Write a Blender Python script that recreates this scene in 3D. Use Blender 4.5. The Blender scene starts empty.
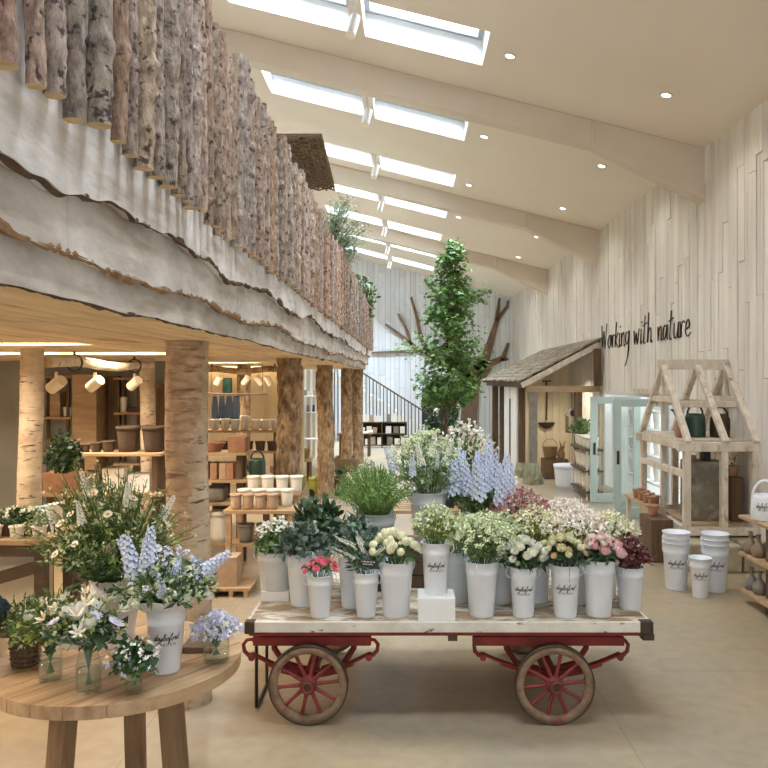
import bpy, math, random
from mathutils import Vector, Matrix, noise
PI = math.pi
RG = random.Random(11)
SC = bpy.context.scene
COL = SC.collection
EYE = 2.06

# ------------------------------------------------------------------ camera, world, lights, exposure
cam_d = bpy.data.cameras.new('camera'); cam = bpy.data.objects.new('camera', cam_d); COL.objects.link(cam)
cam.location = (0, 0, EYE); cam.rotation_euler = (PI/2, 0, 0)
cam_d.sensor_width = 36; cam_d.lens = 36*780/768
cam_d.shift_x = -23/768; cam_d.shift_y = -5/768
cam_d.clip_end = 200
SC.camera = cam
SC.view_settings.view_transform = 'Standard'; SC.view_settings.look = 'None'
SC.view_settings.gamma = 1; SC.view_settings.use_curve_mapping = False
SC.view_settings.exposure = 0.33
SC.cycles.use_denoising = True
SC.cycles.max_bounces = 8
SC.cycles.diffuse_bounces = 5
SC.cycles.transparent_max_bounces = 16
SC.cycles.sample_clamp_indirect = 6
w = bpy.data.worlds.new('sky'); SC.world = w; w.use_nodes = True
bg = w.node_tree.nodes['Background']; bg.inputs[0].default_value = (.93, .97, 1.0, 1); bg.inputs[1].default_value = .78

def zc(x): return 6.035 - .25*x             # the sloping ceiling
SKY_Y = [8.88 + 2.95*k for k in range(-3, 7)]
SPITCH = math.atan(.25)

def area(name, loc, sx, sy, power, col, rot=(0, 0, 0), spread=PI):
    d = bpy.data.lights.new(name, 'AREA'); d.shape = 'RECTANGLE'; d.size = sx; d.size_y = sy
    d.energy = power; d.color = col; d.spread = spread
    o = bpy.data.objects.new(name, d); COL.objects.link(o); o.location = loc; o.rotation_euler = rot
    return o
def spot(name, loc, power, col, ang=110, rot=(0, 0, 0), r=.04, blend=.6):
    d = bpy.data.lights.new(name, 'SPOT'); d.energy = power; d.color = col; d.spot_size = math.radians(ang)
    d.spot_blend = blend; d.shadow_soft_size = r
    o = bpy.data.objects.new(name, d); COL.objects.link(o); o.location = loc; o.rotation_euler = rot
    return o
area('sunroom_daylight', (8.6, 11.6, 2.6), 4, 2.2, 420, (.9, .96, 1.0), (0, math.radians(78), 0))
for _k, _y in enumerate(SKY_Y):             # daylight over each skylight, above its glass
    area('skylight_daylight', (-.62, _y, zc(-.62)+1.5), 3.6, 1.6, 2.3*(70, 115, 150, 175, 185, 210, 270, 380, 430, 400)[_k], (.73, .87, 1.0), (0, SPITCH, 0), math.radians(115))
area('front_fill_light', (.3, -3.8, 3.2), 7.5, 4.5, 78, (.78, .89, 1.0), (math.radians(82), 0, 0))  # soft fill light added behind the camera; no glazed front stands there

# ------------------------------------------------------------------ materials
def C(r, g, b):
    f = lambda c: (c/255/12.92) if c/255 <= .04045 else ((c/255+.055)/1.055)**2.4
    return (f(r), f(g), f(b), 1)
def M(name, c1, c2=None, scale=6, stretch=(1, 1, 1), rough=.6, metal=0, bump=0, bscale=None, island=0, objrand=0,
      c3=None, s3=3, p3=(.5, .62), stretch3=None, detail=5, spots=None, trans=0):
    m = bpy.data.materials.new(name); m.use_nodes = True
    nt = m.node_tree; N = nt.nodes; L = nt.links
    b = N['Principled BSDF']; b.inputs['Roughness'].default_value = rough; b.inputs['Metallic'].default_value = metal
    c2 = c2 or c1
    tc = N.new('ShaderNodeTexCoord')
    def nz(sc, st, det=detail):
        mp = N.new('ShaderNodeMapping'); mp.inputs['Scale'].default_value = st; L.new(tc.outputs['Object'], mp.inputs['Vector'])
        if objrand:
            oi = N.new('ShaderNodeObjectInfo'); L.new(oi.outputs['Location'], mp.inputs['Location'])
        n = N.new('ShaderNodeTexNoise'); n.inputs['Scale'].default_value = sc; n.inputs['Detail'].default_value = det
        n.inputs['Roughness'].default_value = .6
        L.new(mp.outputs[0], n.inputs['Vector']); return n
    n1 = nz(scale, stretch)
    r1 = N.new('ShaderNodeValToRGB'); r1.color_ramp.elements[0].position = .32; r1.color_ramp.elements[1].position = .68
    r1.color_ramp.elements[0].color = c1; r1.color_ramp.elements[1].color = c2
    L.new(n1.outputs['Fac'], r1.inputs['Fac']); out = r1.outputs['Color']
    if c3:
        n3 = nz(s3, stretch3 or stretch)
        r3 = N.new('ShaderNodeValToRGB'); r3.color_ramp.elements[0].position = p3[0]; r3.color_ramp.elements[1].position = p3[1]
        L.new(n3.outputs['Fac'], r3.inputs['Fac'])
        mx = N.new('ShaderNodeMixRGB'); L.new(r3.outputs['Color'], mx.inputs[0]); L.new(out, mx.inputs[1]); mx.inputs[2].default_value = c3
        out = mx.outputs[0]
    if island or objrand:
        hs = N.new('ShaderNodeHueSaturation')
        if island:
            g = N.new('ShaderNodeNewGeometry'); src = g.outputs['Random Per Island']; amt = island
        else:
            g = N.new('ShaderNodeObjectInfo'); src = g.outputs['Random']; amt = objrand
        mr = N.new('ShaderNodeMapRange'); mr.inputs['To Min'].default_value = 1-amt; mr.inputs['To Max'].default_value = 1+amt*.8
        L.new(src, mr.inputs['Value']); L.new(mr.outputs[0], hs.inputs['Value'])
        mh = N.new('ShaderNodeMapRange'); mh.inputs['To Min'].default_value = .5+amt*.04; mh.inputs['To Max'].default_value = .5-amt*.04
        ma = N.new('ShaderNodeMath'); ma.operation = 'MULTIPLY'; ma.inputs[1].default_value = 7.31
        mf = N.new('ShaderNodeMath'); mf.operation = 'FRACT'
        L.new(src, ma.inputs[0]); L.new(ma.outputs[0], mf.inputs[0]); L.new(mf.outputs[0], mh.inputs['Value']); L.new(mh.outputs[0], hs.inputs['Hue'])
        L.new(out, hs.inputs['Color']); out = hs.outputs['Color']
    L.new(out, b.inputs['Base Color'])
    if bump:
        nb = nz(bscale or scale*3, stretch); bp = N.new('ShaderNodeBump'); bp.inputs['Strength'].default_value = bump
        bp.inputs['Distance'].default_value = .02
        L.new(nb.outputs['Fac'], bp.inputs['Height']); L.new(bp.outputs[0], b.inputs['Normal'])
    if trans:
        b.inputs['Subsurface Weight'].default_value = trans
        b.inputs['Subsurface Radius'].default_value = (.02, .02, .01)
    return m
def EMI(name, col, s):
    m = bpy.data.materials.new(name); m.use_nodes = True; b = m.node_tree.nodes['Principled BSDF']
    b.inputs['Base Color'].default_value = col; b.inputs['Emission Color'].default_value = col; b.inputs['Emission Strength'].default_value = s
    return m
def GLASS(name, tint=(1, 1, 1, 1), refl=.09, rough=.02):
    m = bpy.data.materials.new(name); m.use_nodes = True; nt = m.node_tree; N = nt.nodes; L = nt.links
    for n in list(N):
        if n.type != 'OUTPUT_MATERIAL': N.remove(n)
    t = N.new('ShaderNodeBsdfTransparent'); t.inputs[0].default_value = tint
    g = N.new('ShaderNodeBsdfGlossy'); g.inputs['Roughness'].default_value = rough
    lw = N.new('ShaderNodeLayerWeight'); lw.inputs[0].default_value = .5; pw = N.new('ShaderNodeMath'); pw.operation = 'POWER'; pw.inputs[1].default_value = 4
    L.new(lw.outputs['Facing'], pw.inputs[0]); fr = N.new('ShaderNodeMapRange'); fr.inputs['To Min'].default_value = refl*.4; fr.inputs['To Max'].default_value = .6; L.new(pw.outputs[0], fr.inputs['Value'])
    mx = N.new('ShaderNodeMixShader'); L.new(fr.outputs[0], mx.inputs[0]); L.new(t.outputs[0], mx.inputs[1]); L.new(g.outputs[0], mx.inputs[2])
    o = [n for n in N if n.type == 'OUTPUT_MATERIAL'][0]; L.new(mx.outputs[0], o.inputs[0])
    return m

m_skyframe = M('skylight_frame_grey', C(172, 178, 184), rough=.5)
def floor_mat():
    m = M('polished_concrete', C(166, 150, 124), C(146, 138, 125), scale=.7, rough=.32, c3=C(172, 152, 120), s3=.45, p3=(.42, .66), detail=8)
    nt = m.node_tree; N = nt.nodes; L = nt.links; b = N['Principled BSDF']
    src = b.inputs['Base Color'].links[0].from_socket
    tc = N.new('ShaderNodeTexCoord'); br = N.new('ShaderNodeTexBrick')
    br.offset = 0; br.inputs['Scale'].default_value = 1; br.inputs['Brick Width'].default_value = 2.8; br.inputs['Row Height'].default_value = 2.35
    br.inputs['Mortar Size'].default_value = .006; br.inputs['Color1'].default_value = (1, 1, 1, 1); br.inputs['Color2'].default_value = (.93, .93, .93, 1)
    br.inputs['Mortar'].default_value = (.8, .78, .75, 1)
    mpv = N.new('ShaderNodeMapping'); mpv.inputs['Location'].default_value = (1.54+2.8, -5.5+2.35*4, 0); L.new(tc.outputs['Object'], mpv.inputs['Vector']); L.new(mpv.outputs[0], br.inputs['Vector'])
    n2 = N.new('ShaderNodeTexNoise'); n2.inputs['Scale'].default_value = 9; n2.inputs['Detail'].default_value = 8; L.new(tc.outputs['Object'], n2.inputs['Vector'])
    r2 = N.new('ShaderNodeValToRGB'); r2.color_ramp.elements[0].color = (.86, .85, .83, 1); r2.color_ramp.elements[0].position = .3; r2.color_ramp.elements[1].position = .6
    L.new(n2.outputs['Fac'], r2.inputs['Fac'])
    m1 = N.new('ShaderNodeMixRGB'); m1.blend_type = 'MULTIPLY'; m1.inputs[0].default_value = 1
    m2 = N.new('ShaderNodeMixRGB'); m2.blend_type = 'MULTIPLY'; m2.inputs[0].default_value = 1
    L.new(src, m1.inputs[1]); L.new(br.outputs['Color'], m1.inputs[2]); L.new(m1.outputs[0], m2.inputs[1]); L.new(r2.outputs['Color'], m2.inputs[2])
    L.new(m2.outputs[0], b.inputs['Base Color'])
    return m
m_floor = floor_mat()
m_ceil = M('ceiling_paint', C(238, 228, 214), C(233, 222, 207), scale=.5, rough=.85)
m_beam = M('beam_paint', C(222, 210, 194), C(217, 204, 187), scale=1, rough=.7)
m_white = M('white_paint', C(238, 238, 236), C(228, 228, 226), scale=2, rough=.5)
m_wallr = M('whitewashed_planks', C(244, 241, 236), C(229, 224, 216), scale=3, stretch=(2, 2, .25), rough=.75, island=.09, bump=.15, bscale=14,
            c3=C(196, 186, 170), s3=5, stretch3=(3, 3, .2), p3=(.58, .75))
m_wallb = M('pale_blue_white_planks', C(236, 240, 246), C(226, 230, 236), scale=3, stretch=(2, 2, .25), rough=.75, island=.07, bump=.1,
            c3=C(190, 190, 188), s3=5, stretch3=(3, 3, .2), p3=(.6, .8))
m_wgap = M('plank_gap', C(120, 108, 92), rough=.9)
m_cream = M('cream_plaster', C(216, 202, 178), C(206, 192, 166), scale=2, rough=.85)
m_sage = M('sage_grey_paint', C(164, 163, 152), C(150, 149, 138), scale=2, rough=.8)
m_fascia = M('limewashed_board', C(244, 241, 240), C(192, 186, 182), scale=6, stretch=(1, .5, 1.2), rough=.75, bump=.35, bscale=18, detail=9,
             c3=C(172, 156, 138), s3=6, stretch3=(1, .35, 2.2), p3=(.5, .78))
m_edge_dark = M('dark_bark_edge', C(70, 52, 40), C(118, 92, 70), scale=14, rough=.9, bump=.5)
m_edge_warm = M('warm_bark_edge', C(128, 98, 70), C(176, 144, 110), scale=10, rough=.9, bump=.4)
m_soffit = M('soffit_wood', C(240, 216, 178), C(212, 184, 144), scale=4, stretch=(4, .3, 4), rough=.65, island=.1,
             c3=C(132, 94, 58), s3=3, stretch3=(3, .25, 3), p3=(.58, .74))
m_post = M('birch_post_bark', C(128, 108, 96), C(212, 188, 168), scale=36, stretch=(1, 1, .6), rough=.9, bump=1, bscale=46, objrand=.28,
           c3=C(86, 70, 62), s3=24, stretch3=(1, 1, 1.3), p3=(.56, .64))
m_post2 = M('reddish_pole_bark', C(142, 112, 96), C(216, 184, 160), scale=36, stretch=(1, 1, .6), rough=.9, bump=1, bscale=46, objrand=.28, c3=C(92, 68, 56), s3=22, stretch3=(1, 1, 1.2), p3=(.56, .64))
m_post3 = M('grey_pole_bark', C(118, 106, 100), C(200, 182, 168), scale=36, stretch=(1, 1, .6), rough=.9, bump=1, bscale=46, objrand=.28, c3=C(78, 70, 66), s3=24, stretch3=(1, 1, 1.3), p3=(.56, .64))
m_cut = M('fresh_cut_end', C(226, 200, 156), C(206, 174, 126), scale=14, rough=.8)
m_birch = M('birch_trunk_bark', C(214, 188, 158), C(164, 132, 104), scale=9, stretch=(1, 1, 2.2), rough=.9, bump=.7, bscale=30, detail=9,
            c3=C(132, 100, 76), s3=4.5, stretch3=(1, 1, 6), p3=(.55, .68))
m_birchw = M('pale_birch_bark', C(208, 190, 164), C(170, 146, 118), scale=5, stretch=(1, 1, 2), rough=.85, bump=.3, bscale=20,
             c3=C(96, 72, 58), s3=5, stretch3=(1.4, 1.4, 7), p3=(.6, .66))
m_bark = M('rough_brown_bark', C(110, 86, 62), C(196, 168, 132), scale=11, stretch=(1, 1, .6), rough=.95, bump=1.0, bscale=24,
           c3=C(92, 70, 50), s3=22, stretch3=(1, 1, .4), p3=(.5, .72))
m_log = M('white_birch_log', C(230, 218, 196), C(202, 182, 152), scale=6, rough=.85, bump=.3,
          c3=C(84, 62, 46), s3=7, stretch3=(1.5, 5, 1.5), p3=(.6, .66))
m_deck = M('worn_deck_boards', C(176, 150, 118), C(132, 108, 82), scale=5, stretch=(.4, 3, 3), rough=.8, bump=.3, c3=C(214, 204, 188), s3=7, stretch3=(.8, 2, 2), p3=(.44, .58))
m_wedge = M('chipped_white_paint', C(226, 220, 208), C(204, 196, 182), scale=7, rough=.7, c3=C(120, 96, 72), s3=9, stretch3=(1, 1, 2.5), p3=(.63, .68), bump=.2)
m_red = M('red_oxide_paint', C(146, 42, 30), C(108, 32, 25), scale=7, rough=.6, c3=C(84, 40, 32), s3=10, p3=(.6, .72), bump=.15)
m_redspoke = M('faded_red_spoke', C(142, 50, 48), C(104, 40, 38), scale=10, rough=.65, c3=C(190, 150, 130), s3=14, p3=(.66, .74))
m_felloe = M('weathered_felloe', C(150, 126, 100), C(104, 84, 66), scale=10, rough=.85, c3=C(138, 70, 62), s3=22, p3=(.56, .68), bump=.3)
m_iron = M('rusty_iron', C(66, 56, 48), C(96, 78, 62), scale=14, rough=.6, metal=.6)
m_black = M('black_metal', C(34, 32, 30), C(44, 42, 40), scale=8, rough=.5)
m_table = M('oak_tabletop', C(196, 166, 130), C(156, 124, 92), scale=4, stretch=(.5, 5, 2), rough=.55, island=.1, c3=C(120, 84, 54), s3=5, stretch3=(.6, 5, 2), p3=(.62, .74))
m_leg = M('oak_leg', C(152, 124, 92), C(116, 90, 64), scale=6, stretch=(3, 3, .4), rough=.65)
m_pine = M('pine_board', C(190, 162, 126), C(160, 130, 96), scale=5, stretch=(.5, 3, 3), rough=.65)
m_brown = M('brown_timber', C(112, 86, 62), C(82, 62, 44), scale=6, stretch=(3, 3, .5), rough=.75, bump=.2)
m_darkwood = M('dark_timber', C(92, 74, 54), C(64, 50, 36), scale=6, stretch=(1, 3, 3), rough=.7)
m_enamel = M('white_enamel', C(234, 238, 244), C(225, 229, 235), scale=5, rough=.32)
m_enamelg = M('grey_enamel', C(220, 224, 226), C(206, 210, 212), scale=6, rough=.4)
m_ink = M('grey_black_ink', C(52, 52, 54), rough=.7)
m_inkg = M('pale_grey_ink', C(120, 120, 122), rough=.7)
m_block = M('white_display_block', C(236, 234, 230), C(228, 226, 222), scale=2, rough=.6)
m_terra = M('terracotta', C(176, 134, 104), C(148, 106, 80), scale=8, rough=.85)
m_tan = M('tan_clay', C(188, 160, 134), C(168, 140, 114), scale=8, rough=.85)
m_dkpot = M('dark_brown_clay', C(84, 66, 52), C(66, 52, 42), scale=8, rough=.8)
m_wpot = M('white_ceramic', C(236, 230, 218), C(222, 216, 202), scale=8, rough=.45)
m_gpot = M('lime_green_glaze', C(170, 172, 76), C(140, 146, 58), scale=6, rough=.3)
m_greypot = M('grey_clay', C(140, 132, 120), C(116, 110, 98), scale=8, rough=.8)
m_stone = M('weathered_stone', C(186, 174, 150), C(150, 138, 114), scale=5, rough=.95, bump=.6, c3=C(112, 108, 84), s3=4, p3=(.55, .7))
m_grnstone = M('mossy_stone', C(160, 156, 130), C(120, 122, 96), scale=6, rough=.95, bump=.6)
m_shingle = M('weathered_shingles', C(178, 168, 150), C(132, 122, 106), scale=5, rough=.9, island=.22, bump=.3)
m_oldtimber = M('bleached_timber', C(228, 219, 205), C(196, 182, 162), scale=5, stretch=(2, 2, 1), rough=.85, bump=.3, c3=C(140, 120, 98), s3=6, p3=(.6, .74))
m_zinc = M('stained_zinc', C(140, 134, 118), C(104, 98, 84), scale=4, rough=.6, c3=C(168, 160, 142), s3=5, p3=(.5, .66))
m_wicker = M('brown_wicker', C(142, 116, 86), C(98, 78, 58), scale=60, rough=.9, bump=.8, bscale=120)
m_cane = M('pale_wicker', C(186, 158, 112), C(140, 112, 74), scale=60, rough=.9, bump=.8, bscale=120)
m_doorblue = M('pale_teal_paint', C(186, 203, 199), C(176, 194, 190), scale=2, rough=.5)
m_mural = M('brown_cutout_tree', C(136, 110, 90), C(114, 92, 76), scale=3, rough=.85)
m_navy = M('navy_cloth', C(30, 38, 50), C(22, 28, 38), scale=8, rough=.9)
m_dkgreen = M('dark_green_enamel', C(46, 76, 60), C(36, 60, 48), scale=8, rough=.4)
m_book = [M('paper_cover_%d' % i, C(*c), rough=.7) for i, c in enumerate([(112, 150, 104), (120, 158, 186), (228, 222, 208), (196, 140, 96), (84, 78, 70), (214, 176, 76), (170, 120, 110)])]
m_lampcream = M('cream_lamp_shade', C(236, 220, 190), rough=.6)
m_pane = GLASS('clear_glass')
m_doorglass = GLASS('door_glass', (.95, .98, .97, 1), refl=.14)
m_jar = GLASS('jar_glass', (.96, .985, .975, 1))
m_water = GLASS('bottle_water', (.96, .98, .96, 1))
m_glow = EMI('lamp_glow', (1, .84, .6, 1), 14)
m_led = EMI('warm_led', (1, .78, .48, 1), 5)
m_tissue = M('white_tissue', C(236, 234, 230), C(222, 220, 216), scale=6, rough=.8)
def LF(name, c1, c2, isl=.3, rough=.55): return M(name, C(*c1), C(*c2), scale=3, rough=rough, island=isl)
l_mid = LF('mid_green_leaf', (102, 128, 70), (70, 100, 50))
l_dark = LF('dark_green_leaf', (64, 92, 56), (44, 70, 42))
l_lime = LF('lime_leaf', (148, 160, 76), (110, 128, 54))
l_euca = LF('eucalyptus_leaf', (128, 146, 134), (84, 106, 92), .3)
l_pale = LF('pale_sage_leaf', (164, 180, 138), (122, 144, 102))
l_herb = LF('rosemary_green', (136, 166, 88), (98, 132, 62))
l_tree = LF('tree_leaf', (126, 164, 84), (78, 122, 54), .35)
l_olive = LF('olive_leaf', (178, 192, 164), (136, 154, 124))
l_burg = LF('burgundy_leaf', (122, 62, 64), (86, 42, 46))
l_stem = M('green_stem', C(96, 118, 60), C(74, 98, 48), rough=.6)
l_twig = M('brown_twig', C(108, 84, 60), C(86, 66, 46), rough=.8)
def PT(name, c1, c2, isl=.1): return M(name, C(*c1), C(*c2), scale=20, rough=.6, island=isl)
p_white = PT('white_petal', (244, 242, 232), (234, 232, 216))
p_cream = PT('cream_petal', (242, 238, 206), (230, 226, 184))
p_pink = PT('pink_petal', (240, 196, 196), (228, 172, 176))
p_blush = PT('blush_petal', (246, 232, 220), (240, 220, 206))
p_peach = PT('peach_petal', (242, 212, 176), (236, 196, 156))
p_red = PT('coral_red_petal', (220, 92, 108), (196, 66, 84))
p_blue = PT('sky_blue_petal', (222, 228, 242), (198, 208, 234), .12)
p_lilac = PT('pale_lilac_petal', (222, 220, 238), (206, 204, 230))
p_plum = PT('dusky_pink_petal', (186, 128, 126), (156, 98, 102), .2)
p_green = PT('green_white_petal', (222, 226, 190), (192, 202, 148), .16)
p_yellow = PT('yellow_centre', (226, 180, 70), (206, 156, 50))

# ------------------------------------------------------------------ mesh helpers
class MB:
    def __init__(s): s.v = []; s.f = []; s.m = []; s.s = []; s.T = None
    def add(s, vs, fs, mi=0, sm=False):
        o = len(s.v)
        if s.T is not None: vs = [s.T @ Vector(p) for p in vs]
        s.v.extend([tuple(p) for p in vs])
        for f in fs: s.f.append(tuple(i+o for i in f)); s.m.append(mi); s.s.append(sm)
    def box(s, x0, x1, y0, y1, z0, z1, mi=0):
        s.add([(x0, y0, z0), (x1, y0, z0), (x1, y1, z0), (x0, y1, z0), (x0, y0, z1), (x1, y0, z1), (x1, y1, z1), (x0, y1, z1)],
              [(0, 3, 2, 1), (4, 5, 6, 7), (0, 1, 5, 4), (1, 2, 6, 5), (2, 3, 7, 6), (3, 0, 4, 7)], mi)
    def bar(s, p, q, w, h, mi=0, up=(0, 0, 1)):
        p = Vector(p); q = Vector(q); d = (q-p).normalized(); u = Vector(up)
        if abs(d.dot(u)) > .98: u = Vector((0, 1, 0))
        a = d.cross(u).normalized()*w/2; b = a.cross(d).normalized()*h/2
        s.add([p-a-b, p+a-b, p+a+b, p-a+b, q-a-b, q+a-b, q+a+b, q-a+b],
              [(0, 1, 2, 3), (7, 6, 5, 4), (4, 5, 1, 0), (5, 6, 2, 1), (6, 7, 3, 2), (7, 4, 0, 3)], mi)
    def tube(s, pts, rad, n=8, mi=0, cap=None, sm=True, wob=0, seed=0):
        pts = [Vector(p) for p in pts]; k = len(pts)
        if not hasattr(rad, '__len__'): rad = [rad]*k
        vs = []; ref = None
        for i, p in enumerate(pts):
            d = (pts[min(i+1, k-1)]-pts[max(i-1, 0)]).normalized()
            if ref is None: ref = Vector((1, 0, 0)) if abs(d.x) < .8 else Vector((0, 1, 0))
            a = (ref-d*ref.dot(d)).normalized(); ref = a; b = d.cross(a)
            for j in range(n):
                t = 2*PI*j/n; r = rad[i]
                if wob: r *= 1+wob*noise.noise(Vector((math.cos(t)*2.2+seed, math.sin(t)*2.2, p.length*7)))
                vs.append(p+a*math.cos(t)*r+b*math.sin(t)*r)
        fs = [(i*n+j, i*n+(j+1) % n, (i+1)*n+(j+1) % n, (i+1)*n+j) for i in range(k-1) for j in range(n)]
        s.add(vs, fs, mi, sm)
        c = mi if cap is None else cap
        s.add([vs[j] for j in range(n)], [tuple(reversed(range(n)))], c)
        s.add([vs[(k-1)*n+j] for j in range(n)], [tuple(range(n))], c)
    def lathe(s, prof, n=20, c=(0, 0, 0), mi=0, sm=True):
        vs = []
        for r, z in prof:
            for j in range(n):
                t = 2*PI*j/n; vs.append((c[0]+r*math.cos(t), c[1]+r*math.sin(t), c[2]+z))
        fs = [(i*n+j, i*n+(j+1) % n, (i+1)*n+(j+1) % n, (i+1)*n+j) for i in range(len(prof)-1) for j in range(n)]
        s.add(vs, fs, mi, sm)
    def prism(s, poly, y0, y1, mi=0):            # polygon in x,z pushed along y
        n = len(poly)
        s.add([(x, y0, z) for x, z in poly]+[(x, y1, z) for x, z in poly],
              [tuple(range(n)), tuple(reversed(range(n, 2*n)))]+[(i, i+n, (i+1) % n+n, (i+1) % n) for i in range(n)], mi)
    def leaf(s, p, d, nrm, L, W, mi=0, rnd=False):
        p = Vector(p); d = d.normalized(); sd = d.cross(nrm)
        if sd.length < 1e-4: sd = d.orthogonal()
        sd.normalize(); up = sd.cross(d)
        if rnd:
            dn = -up*W*.12
            s.add([p, p+d*L*.25+sd*W*.4+dn, p+d*L*.65+sd*W*.48+dn, p+d*L, p+d*L*.65-sd*W*.48+dn, p+d*L*.25-sd*W*.4+dn], [(0, 1, 2, 3), (0, 3, 4, 5)], mi, True)
        else:
            s.add([p, p+d*L*.42+sd*W/2-up*W*.2, p+d*L, p+d*L*.42-sd*W/2-up*W*.2], [(0, 1, 2), (0, 2, 3)], mi, False)
    def build(s, name, mats, parent=None, loc=None, bev=0):
        me = bpy.data.meshes.new(name); me.from_pydata(s.v, [], s.f)
        if not isinstance(mats, (list, tuple)): mats = [mats]
        for m in mats: me.materials.append(m)
        me.polygons.foreach_set('material_index', s.m); me.polygons.foreach_set('use_smooth', s.s)
        me.validate(); me.update()
        o = bpy.data.objects.new(name, me); COL.objects.link(o)
        if parent: o.parent = parent
        if loc is not None: o.location = loc
        if bev:
            b = o.modifiers.new('edge', 'BEVEL'); b.width = bev; b.segments = 2; b.limit_method = 'ANGLE'
        return o
def tag(o, label, cat, group=None, kind=None):
    o['label'] = label; o['category'] = cat
    if group: o['group'] = group
    if kind: o['kind'] = kind
    return o
def struct(o): o['kind'] = 'structure'; return o
def thing(name, label, cat, loc=(0, 0, 0), rz=0, group=None):
    o = bpy.data.objects.new(name, None); o.empty_display_size = .05; COL.objects.link(o); o.location = loc; o.rotation_euler = (0, 0, rz)
    return tag(o, label, cat, group)
def dup(o, parent=None, loc=None, rz=None, label=None):
    c = o.copy(); COL.objects.link(c)
    if parent: c.parent = parent
    if loc is not None: c.location = loc
    if rz is not None: c.rotation_euler = (0, 0, rz)
    if label: c['label'] = label
    for ch in list(o.children): dup(ch, c)
    return c
ORD = ['first', 'second', 'third', 'fourth', 'fifth', 'sixth', 'seventh', 'eighth', 'ninth', 'tenth']
def rnd(a, b): return RG.uniform(a, b)

# ------------------------------------------------------------------ the building
XL, XR, Y0, YB = -6.5, 3.9, -4.0, 28.7
b = MB(); b.add([(XL, Y0, 0), (XR, Y0, 0), (XR, YB, 0), (XL, YB, 0), (XL, Y0, -.1), (XR, Y0, -.1), (XR, YB, -.1), (XL, YB, -.1)],
                [(0, 1, 2, 3), (7, 6, 5, 4), (4, 5, 1, 0), (5, 6, 2, 1), (6, 7, 3, 2), (7, 4, 0, 3)])
struct(b.build('floor', m_floor))
SKX = [(-2.13, -.66), (-.5, .9)]
def ceiling():
    b = MB(); xs = [XL, -2.13, -.66, -.5, .9, XR]; ys = [Y0]
    for y in SKY_Y: ys += [y-.45, y+.45]
    ys.append(YB)
    for i in range(5):
        for j in range(len(ys)-1):
            x0, x1, y0, y1 = xs[i], xs[i+1], ys[j], ys[j+1]
            q = [(x0, y0), (x1, y0), (x1, y1), (x0, y1)]
            if i in (1, 3) and j % 2 == 1:
                for k in range(4):
                    (ax, ay), (bx, by) = q[k], q[(k+1) % 4]
                    b.add([(ax, ay, zc(ax)), (bx, by, zc(bx)), (bx, by, zc(bx)+.42), (ax, ay, zc(ax)+.42)], [(0, 1, 2, 3)], 1)
            else:
                b.add([(x, y, zc(x)) for x, y in q], [(3, 2, 1, 0)], 0)
                b.add([(x, y, zc(x)+.42) for x, y in q], [(0, 1, 2, 3)], 0)
    struct(b.build('ceiling', [m_ceil, m_white]))
ceiling()
wn = 0
for y in SKY_Y:
    for x0, x1 in SKX:
        wn += 1; b = MB()
        for (ax, ay, bx, by) in ((x0, y-.42, x1, y-.42), (x0, y+.42, x1, y+.42), (x0+.03, y-.45, x0+.03, y+.45), (x1-.03, y-.45, x1-.03, y+.45)):
            b.bar((ax, ay, zc(ax)+.33), (bx, by, zc(bx)+.33), .06, .07)
        w0 = struct(b.build('window_%d' % wn, m_skyframe))
        b = MB(); b.add([(x0+.05, y-.4, zc(x0+.05)+.34), (x1-.05, y-.4, zc(x1-.05)+.34), (x1-.05, y+.4, zc(x1-.05)+.34), (x0+.05, y+.4, zc(x0+.05)+.34)], [(0, 1, 2, 3)])
        b.build('pane', m_pane, w0)
def plank_wall(name, mat, along, fixed, lo, hi, ztop, face, hole=None, step=(.11, .2), seed=1):
    rg = random.Random(seed); b = MB(); t = lo
    while t < hi-.01:
        t1 = min(t+rg.uniform(*step), hi); top = ztop((t+t1)/2) if callable(ztop) else ztop
        zs = 0
        if hole and t1 > hole[0] and t < hole[1]: zs = hole[2]
        z = zs; cuts = []
        while z < top-.01:
            z1 = min(z+rg.uniform(1.0, 3.4), top); cuts.append((z, z1)); z = z1
        for (a, c) in cuts:
            off = rg.uniform(.010, .034); g = .004
            if along == 'y': b.box(fixed-off if face < 0 else fixed, fixed if face < 0 else fixed+off, t+g, t1-g, a+.003, c-.003)
            else: b.box(t+g, t1-g, fixed-off, fixed, a+.003, c-.003)
        if along == 'y':
            b.box(fixed, fixed+.12, t, t1, zs, top, 1)
        else: b.box(t, t1, fixed, fixed+.12, zs, top, 1)
        t = t1
    return struct(b.build(name, [mat, m_wgap]))
plank_wall('wall_right', m_wallr, 'y', XR, Y0, YB, zc(XR)+.3, -1, hole=(10.75, 15.3, 1.80), seed=3)
plank_wall('wall_back', m_wallb, 'x', YB, XL, XR, lambda x: zc(x)+.3, -1, seed=5, step=(.13, .24))
b = MB(); b.box(XL-.1, XL, Y0, YB, 0, 8.0); struct(b.build('wall_left', m_cream))
for i, y in enumerate((-1.2, 4.55, 10.28, 15.9, 21.6)):
    b = MB()
    b.prism([(XL, zc(XL)), (XL, zc(XL)-.36), (2.4, zc(2.4)-.33), (2.4, zc(2.4))], y-.13, y+.13)
    b.prism([(2.4, zc(2.4)), (2.4, zc(2.4)-.33), (XR, zc(XR)-.68), (XR, zc(XR))], y-.13, y+.13)
    b.bar((2.45, y-.14, zc(2.45)-.02), (2.45, y-.14, zc(2.45)-.27), .035, .03)
    struct(b.build('ceiling_beam', m_beam, bev=.01))

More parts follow.
